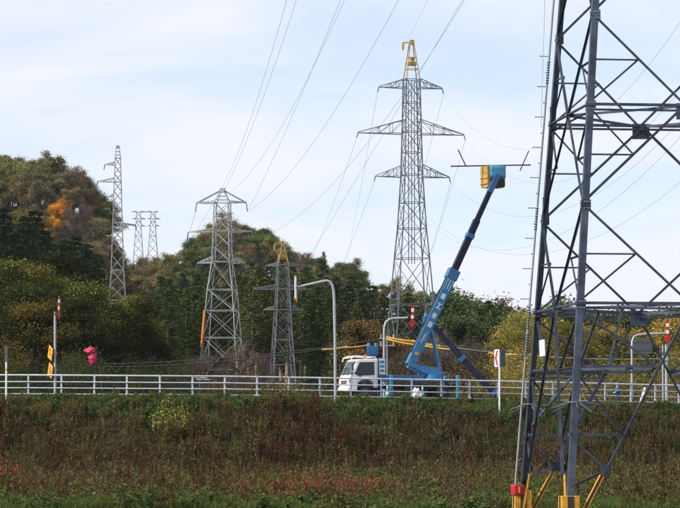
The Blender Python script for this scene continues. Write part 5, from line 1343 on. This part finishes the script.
# ------------------------------------------------------------------ grass and weeds of the bank (nobody could count them)
def tuft_mesh(name, parts, mat):
    vs, fs = [], []
    for pts, w in parts:                     # each blade: a bent strip that tapers
        b = len(vs); n = len(pts); d = Vector(pts[-1]) - Vector(pts[0]); s = Vector((-d.y, d.x, 0.0)); s = s.normalized() if s.length > 1e-3 else Vector((1, 0, 0))
        for i, p in enumerate(pts):
            ww = w * (1 - (i / (n - 1)) ** 1.5); p = Vector(p)
            if i == n - 1: vs.append(tuple(p))
            else: vs += [tuple(p - s * ww), tuple(p + s * ww)]
        for i in range(n - 2): fs.append((b + 2 * i, b + 2 * i + 1, b + 2 * i + 3, b + 2 * i + 2))
        fs.append((b + 2 * (n - 2), b + 2 * (n - 2) + 1, b + 2 * (n - 1)))
    me = bpy.data.meshes.new(name); me.from_pydata(vs, [], fs); me.materials.append(mat); me.update(); return me
def grass_tuft(seed, mat, h=.4, k=22, w=.012, lean=.5, rad=.16):
    rng = np.random.default_rng(seed); parts = []
    for i in range(k):
        a, b = rng.normal(size=2) * rad * .6; an = rng.random() * 6.283; hh = h * rng.uniform(.5, 1.15); ln = hh * lean * rng.uniform(.2, 1.2)
        dx_, dy_ = math.cos(an) * ln, math.sin(an) * ln
        parts.append(([(a, b, -.03), (a + dx_ * .3, b + dy_ * .3, hh * .6), (a + dx_, b + dy_, hh)], w * rng.uniform(.6, 1.3)))
    return tuft_mesh('tuft', parts, mat)
def weed(seed, mat, h=1.0, stems=6, head=.10, leafn=12, lw=.016, ll=.13):
    """upright stalks carrying small leaves and a loose seed head"""
    rng = np.random.default_rng(seed); parts = []
    for s in range(stems):
        a, b = rng.normal(size=2) * .14; hh = h * rng.uniform(.6, 1.1); tx, ty = rng.normal(size=2) * .10 * h
        parts.append(([(a, b, -.03), (a + tx * .4, b + ty * .4, hh * .5), (a + tx, b + ty, hh)], .009))
        for q in range(leafn):
            f = rng.uniform(.15, .95); an = rng.random() * 6.283; p = (a + tx * f, b + ty * f, hh * f); l = ll * (1.2 - .6 * f) * rng.uniform(.6, 1.3)
            e = (p[0] + math.cos(an) * l, p[1] + math.sin(an) * l, p[2] + l * rng.uniform(-.5, .7)); m_ = tuple((u_ + v_) / 2 + (0, 0, .02)[i] for i, (u_, v_) in enumerate(zip(p, e)))
            parts.append(([p, m_, e], lw * rng.uniform(.7, 1.4)))
        for q in range(int(head * 100)):
            an = rng.random() * 6.283; f = rng.uniform(.78, 1.04); p = (a + tx * f, b + ty * f, hh * f); l = .07 * rng.uniform(.5, 1.3)
            e = (p[0] + math.cos(an) * l, p[1] + math.sin(an) * l, p[2] + l * .9); parts.append(([p, tuple((u_ + v_) / 2 for u_, v_ in zip(p, e)), e], .012))
    return tuft_mesh('tuft', parts, mat)
V_GREEN = foliage('green_grass_blades', (.105, .150, .040), .3, .03, .4, (.14, .12, .035), .14)
V_DARKG = foliage('leafy_weed_green', (.092, .145, .040), .25, .03, .45, (.20, .16, .03), .05)
V_BROWN = foliage('dead_weed_brown', (.118, .078, .044), .2, .02, .55, (.27, .20, .11), .16)
V_RED = foliage('reddish_dead_weed', (.125, .054, .034), .2, .02, .45, (.075, .060, .025), .25)
V_STRAW = foliage('straw_blades', (.26, .23, .11), .25, .015, .35, (.09, .10, .03), .3)
V_OCHRE = foliage('ochre_weed', (.15, .135, .042), .25, .02, .45, (.09, .055, .03), .3)
def scatter(name, label, cat, protos, pts, scl):
    src = bpy.data.collections.new(name + '_tufts')
    for i, me in enumerate(protos):
        src.objects.link(bpy.data.objects.new('%s_tuft_%02d' % (name, i), me))
    me = bpy.data.meshes.new(name); me.from_pydata(pts.tolist(), [], [])
    k = len(pts)
    at = me.attributes.new('scl', 'FLOAT', 'POINT'); at.data.foreach_set('value', scl.astype(np.float32))
    at = me.attributes.new('idx', 'INT', 'POINT'); at.data.foreach_set('value', RNG.integers(0, len(protos), k).astype(np.int32))
    rot = np.zeros((k, 3), np.float32); rot[:, 2] = RNG.random(k) * 6.283; rot[:, :2] = RNG.normal(size=(k, 2)) * .10
    at = me.attributes.new('rot', 'FLOAT_VECTOR', 'POINT'); at.data.foreach_set('vector', rot.ravel())
    o = link(name, me); tag(o, label, cat, None, 'stuff')
    ng = bpy.data.node_groups.new(name, 'GeometryNodeTree')
    ng.interface.new_socket('Geometry', in_out='INPUT', socket_type='NodeSocketGeometry'); ng.interface.new_socket('Geometry', in_out='OUTPUT', socket_type='NodeSocketGeometry')
    gi, go = nd(ng, 'NodeGroupInput'), nd(ng, 'NodeGroupOutput'); ip = nd(ng, 'GeometryNodeInstanceOnPoints'); ci = nd(ng, 'GeometryNodeCollectionInfo')
    ci.inputs['Collection'].default_value = src; ci.inputs['Separate Children'].default_value = True; ci.inputs['Reset Children'].default_value = True
    def na(nm, ty): q = nd(ng, 'GeometryNodeInputNamedAttribute', data_type=ty); q.inputs['Name'].default_value = nm; return q.outputs['Attribute']
    l = ng.links; l.new(gi.outputs[0], ip.inputs['Points']); l.new(ci.outputs[0], ip.inputs['Instance']); ip.inputs['Pick Instance'].default_value = True
    l.new(na('idx', 'INT'), ip.inputs['Instance Index']); l.new(na('rot', 'FLOAT_VECTOR'), ip.inputs['Rotation']); l.new(na('scl', 'FLOAT'), ip.inputs['Scale'])
    l.new(ip.outputs[0], go.inputs[0])
    md = o.modifiers.new('scatter', 'NODES'); md.node_group = ng
    return o
def fbm(x, y, s, seed):
    r_ = np.random.default_rng(seed); z = 0; a = 1
    for k in range(4):
        an = r_.random(3) * 6.283; z = z + a * (np.sin(x * s + an[0] + 1.7 * np.sin(y * s * .8 + an[1])) * np.sin(y * s * 1.1 + an[2] + 1.3 * np.sin(x * s * .6 + an[0]))); s *= 2.1; a *= .55
    return z
def bank_points(n, seed):
    r_ = np.random.default_rng(seed)
    D = r_.uniform(96, 190, n * 2); hw = 420 / FPX * D + 3; x = r_.uniform(-1, 1, n * 2) * hw
    u = 340 + FPX * x / D; s = road_d(u) - D; ok = s > -.55; D, x, u, s = D[ok][:n], x[ok][:n], u[ok][:n], s[ok][:n]
    return x, D, u, s
def put(name, label, cat, protos, n, prob, seed, s0, s1):
    x, y, u, s = bank_points(n, seed); pr = np.clip(prob(x, y, u, s), 0, 1); ok = np.random.default_rng(seed + 1).random(len(x)) < pr
    # leave the foot of the foreground tower legs and the camera's own spot clear
    x, y, u, s = x[ok], y[ok], u[ok], s[ok]; pts = np.stack([x, y, H(x, y)], -1)
    scl = np.random.default_rng(seed + 2).uniform(s0, s1, len(x)) * np.interp(s, [-1, 0, .8, 2, 6], [.12, .16, .32, .65, 1.0]) * (.80 + .38 * np.clip(fbm(x, y, 1.1, seed + 3), -1.2, 1.4))
    return scatter(name, label, cat, protos, pts, scl)
top = lambda s: 1 - sm(4.3, 6.6, s)                         # green verge under the fence
foot = lambda s: sm(12.5, 16, s)
put('verge_grass', 'short green grass covering the bank below the fence', 'grass', [grass_tuft(i, V_GREEN, .46, 24, .016, .6, .2) for i in range(4)], 62000,
    lambda x, y, u, s: .26 + .5 * top(s) + .6 * foot(s) + .30 * (1 - top(s)) * (fbm(x, y, .2, 3) > .2), 101, .7, 1.3)
put('leafy_weeds', 'low leafy green weeds mixed through the grass of the bank', 'weeds', [weed(i + 10, V_DARKG, .66, 6, 0, 14, .048, .19) for i in range(4)], 42000,
    lambda x, y, u, s: .08 + .80 * top(s) + .35 * (fbm(x, y, .25, 5) > .3), 111, .6, 1.25)
put('dead_weeds', 'tall brown dead weed stalks covering the middle of the bank', 'weeds', [weed(i + 20, V_BROWN, 1.0, 6, .16, 11, .02, .15) for i in range(5)], 30000,
    lambda x, y, u, s: (1 - top(s)) * (.30 + .40 * (fbm(x, y, .3, 7) > .0)) * (1 - .96 * foot(s)) + .01, 121, .75, 1.6)
put('reddish_weeds', 'reddish brown dead weeds in patches across the bank', 'weeds', [weed(i + 30, V_RED, .95, 7, .22, 8, .02, .13) for i in range(4)], 26000,
    lambda x, y, u, s: (1 - top(s)) * (.55 * (fbm(x, y, .22, 9) > .15) * sm(440, 300, u) + .06) * (1 - .92 * foot(s)), 131, .75, 1.65)
put('straw_grass', 'pale straw coloured grass at the foot of the bank', 'grass', [grass_tuft(i + 40, V_STRAW, .55, 24, .014, .9, .22) for i in range(3)], 24000,
    lambda x, y, u, s: .05 + .55 * np.exp(-((s - 18) / 4.0) ** 2) * sm(330, 150, u) * (fbm(x, y, .5, 2) > -.2) + .12 * (fbm(x, y, .5, 12) > .6) + .10 * foot(s), 141, .6, 1.2)
put('ochre_weeds', 'ochre yellow weeds scattered over the bank', 'weeds', [weed(i + 50, V_OCHRE, .85, 6, .10, 13, .026, .15) for i in range(4)], 28000,
    lambda x, y, u, s: .06 + (1 - top(s)) * .45 * (fbm(x, y, .28, 15) > .25) * (1 - .8 * foot(s)), 151, .65, 1.5)

V_SEED = foliage('pale_seed_plumes', (.20, .165, .11), .3, .01, .3)
put('seed_stalks', 'tall bent stalks with pale seed plumes scattered over the bank', 'weeds', [weed(i + 70, V_SEED, 1.5, 3, .30, 3, .012, .2) for i in range(4)], 3000,
    lambda x, y, u, s: .10 + .35 * (fbm(x, y, .3, 21) > .4) * (1 - top(s)), 171, .45, .9)
put('broad_weeds', 'broad leafed green weeds in clumps on the bank', 'weeds', [weed(i + 80, V_DARKG, .85, 6, 0, 14, .055, .22) for i in range(4)], 3500,
    lambda x, y, u, s: .06 + .45 * (fbm(x, y, .45, 25) > .55), 181, .5, 1.2)

# ------------------------------------------------------------------ the autumn haze between here and the hills
hz = MB(); hz.box((0, 2000, 53), (3400, 4300, 112))
hm_ = bpy.data.materials.new('thin_haze'); hm_.use_nodes = True; ht = hm_.node_tree; ht.nodes.clear()
ho = nd(ht, 'ShaderNodeOutputMaterial'); hv = nd(ht, 'ShaderNodeVolumePrincipled')
hv.inputs['Color'].default_value = (.80, .88, 1.0, 1); hv.inputs['Density'].default_value = 0.00004
ht.links.new(hv.outputs[0], ho.inputs['Volume'])
tag(hz.build('haze', hm_), kind='stuff')
SC.cycles.volume_bounces = 0
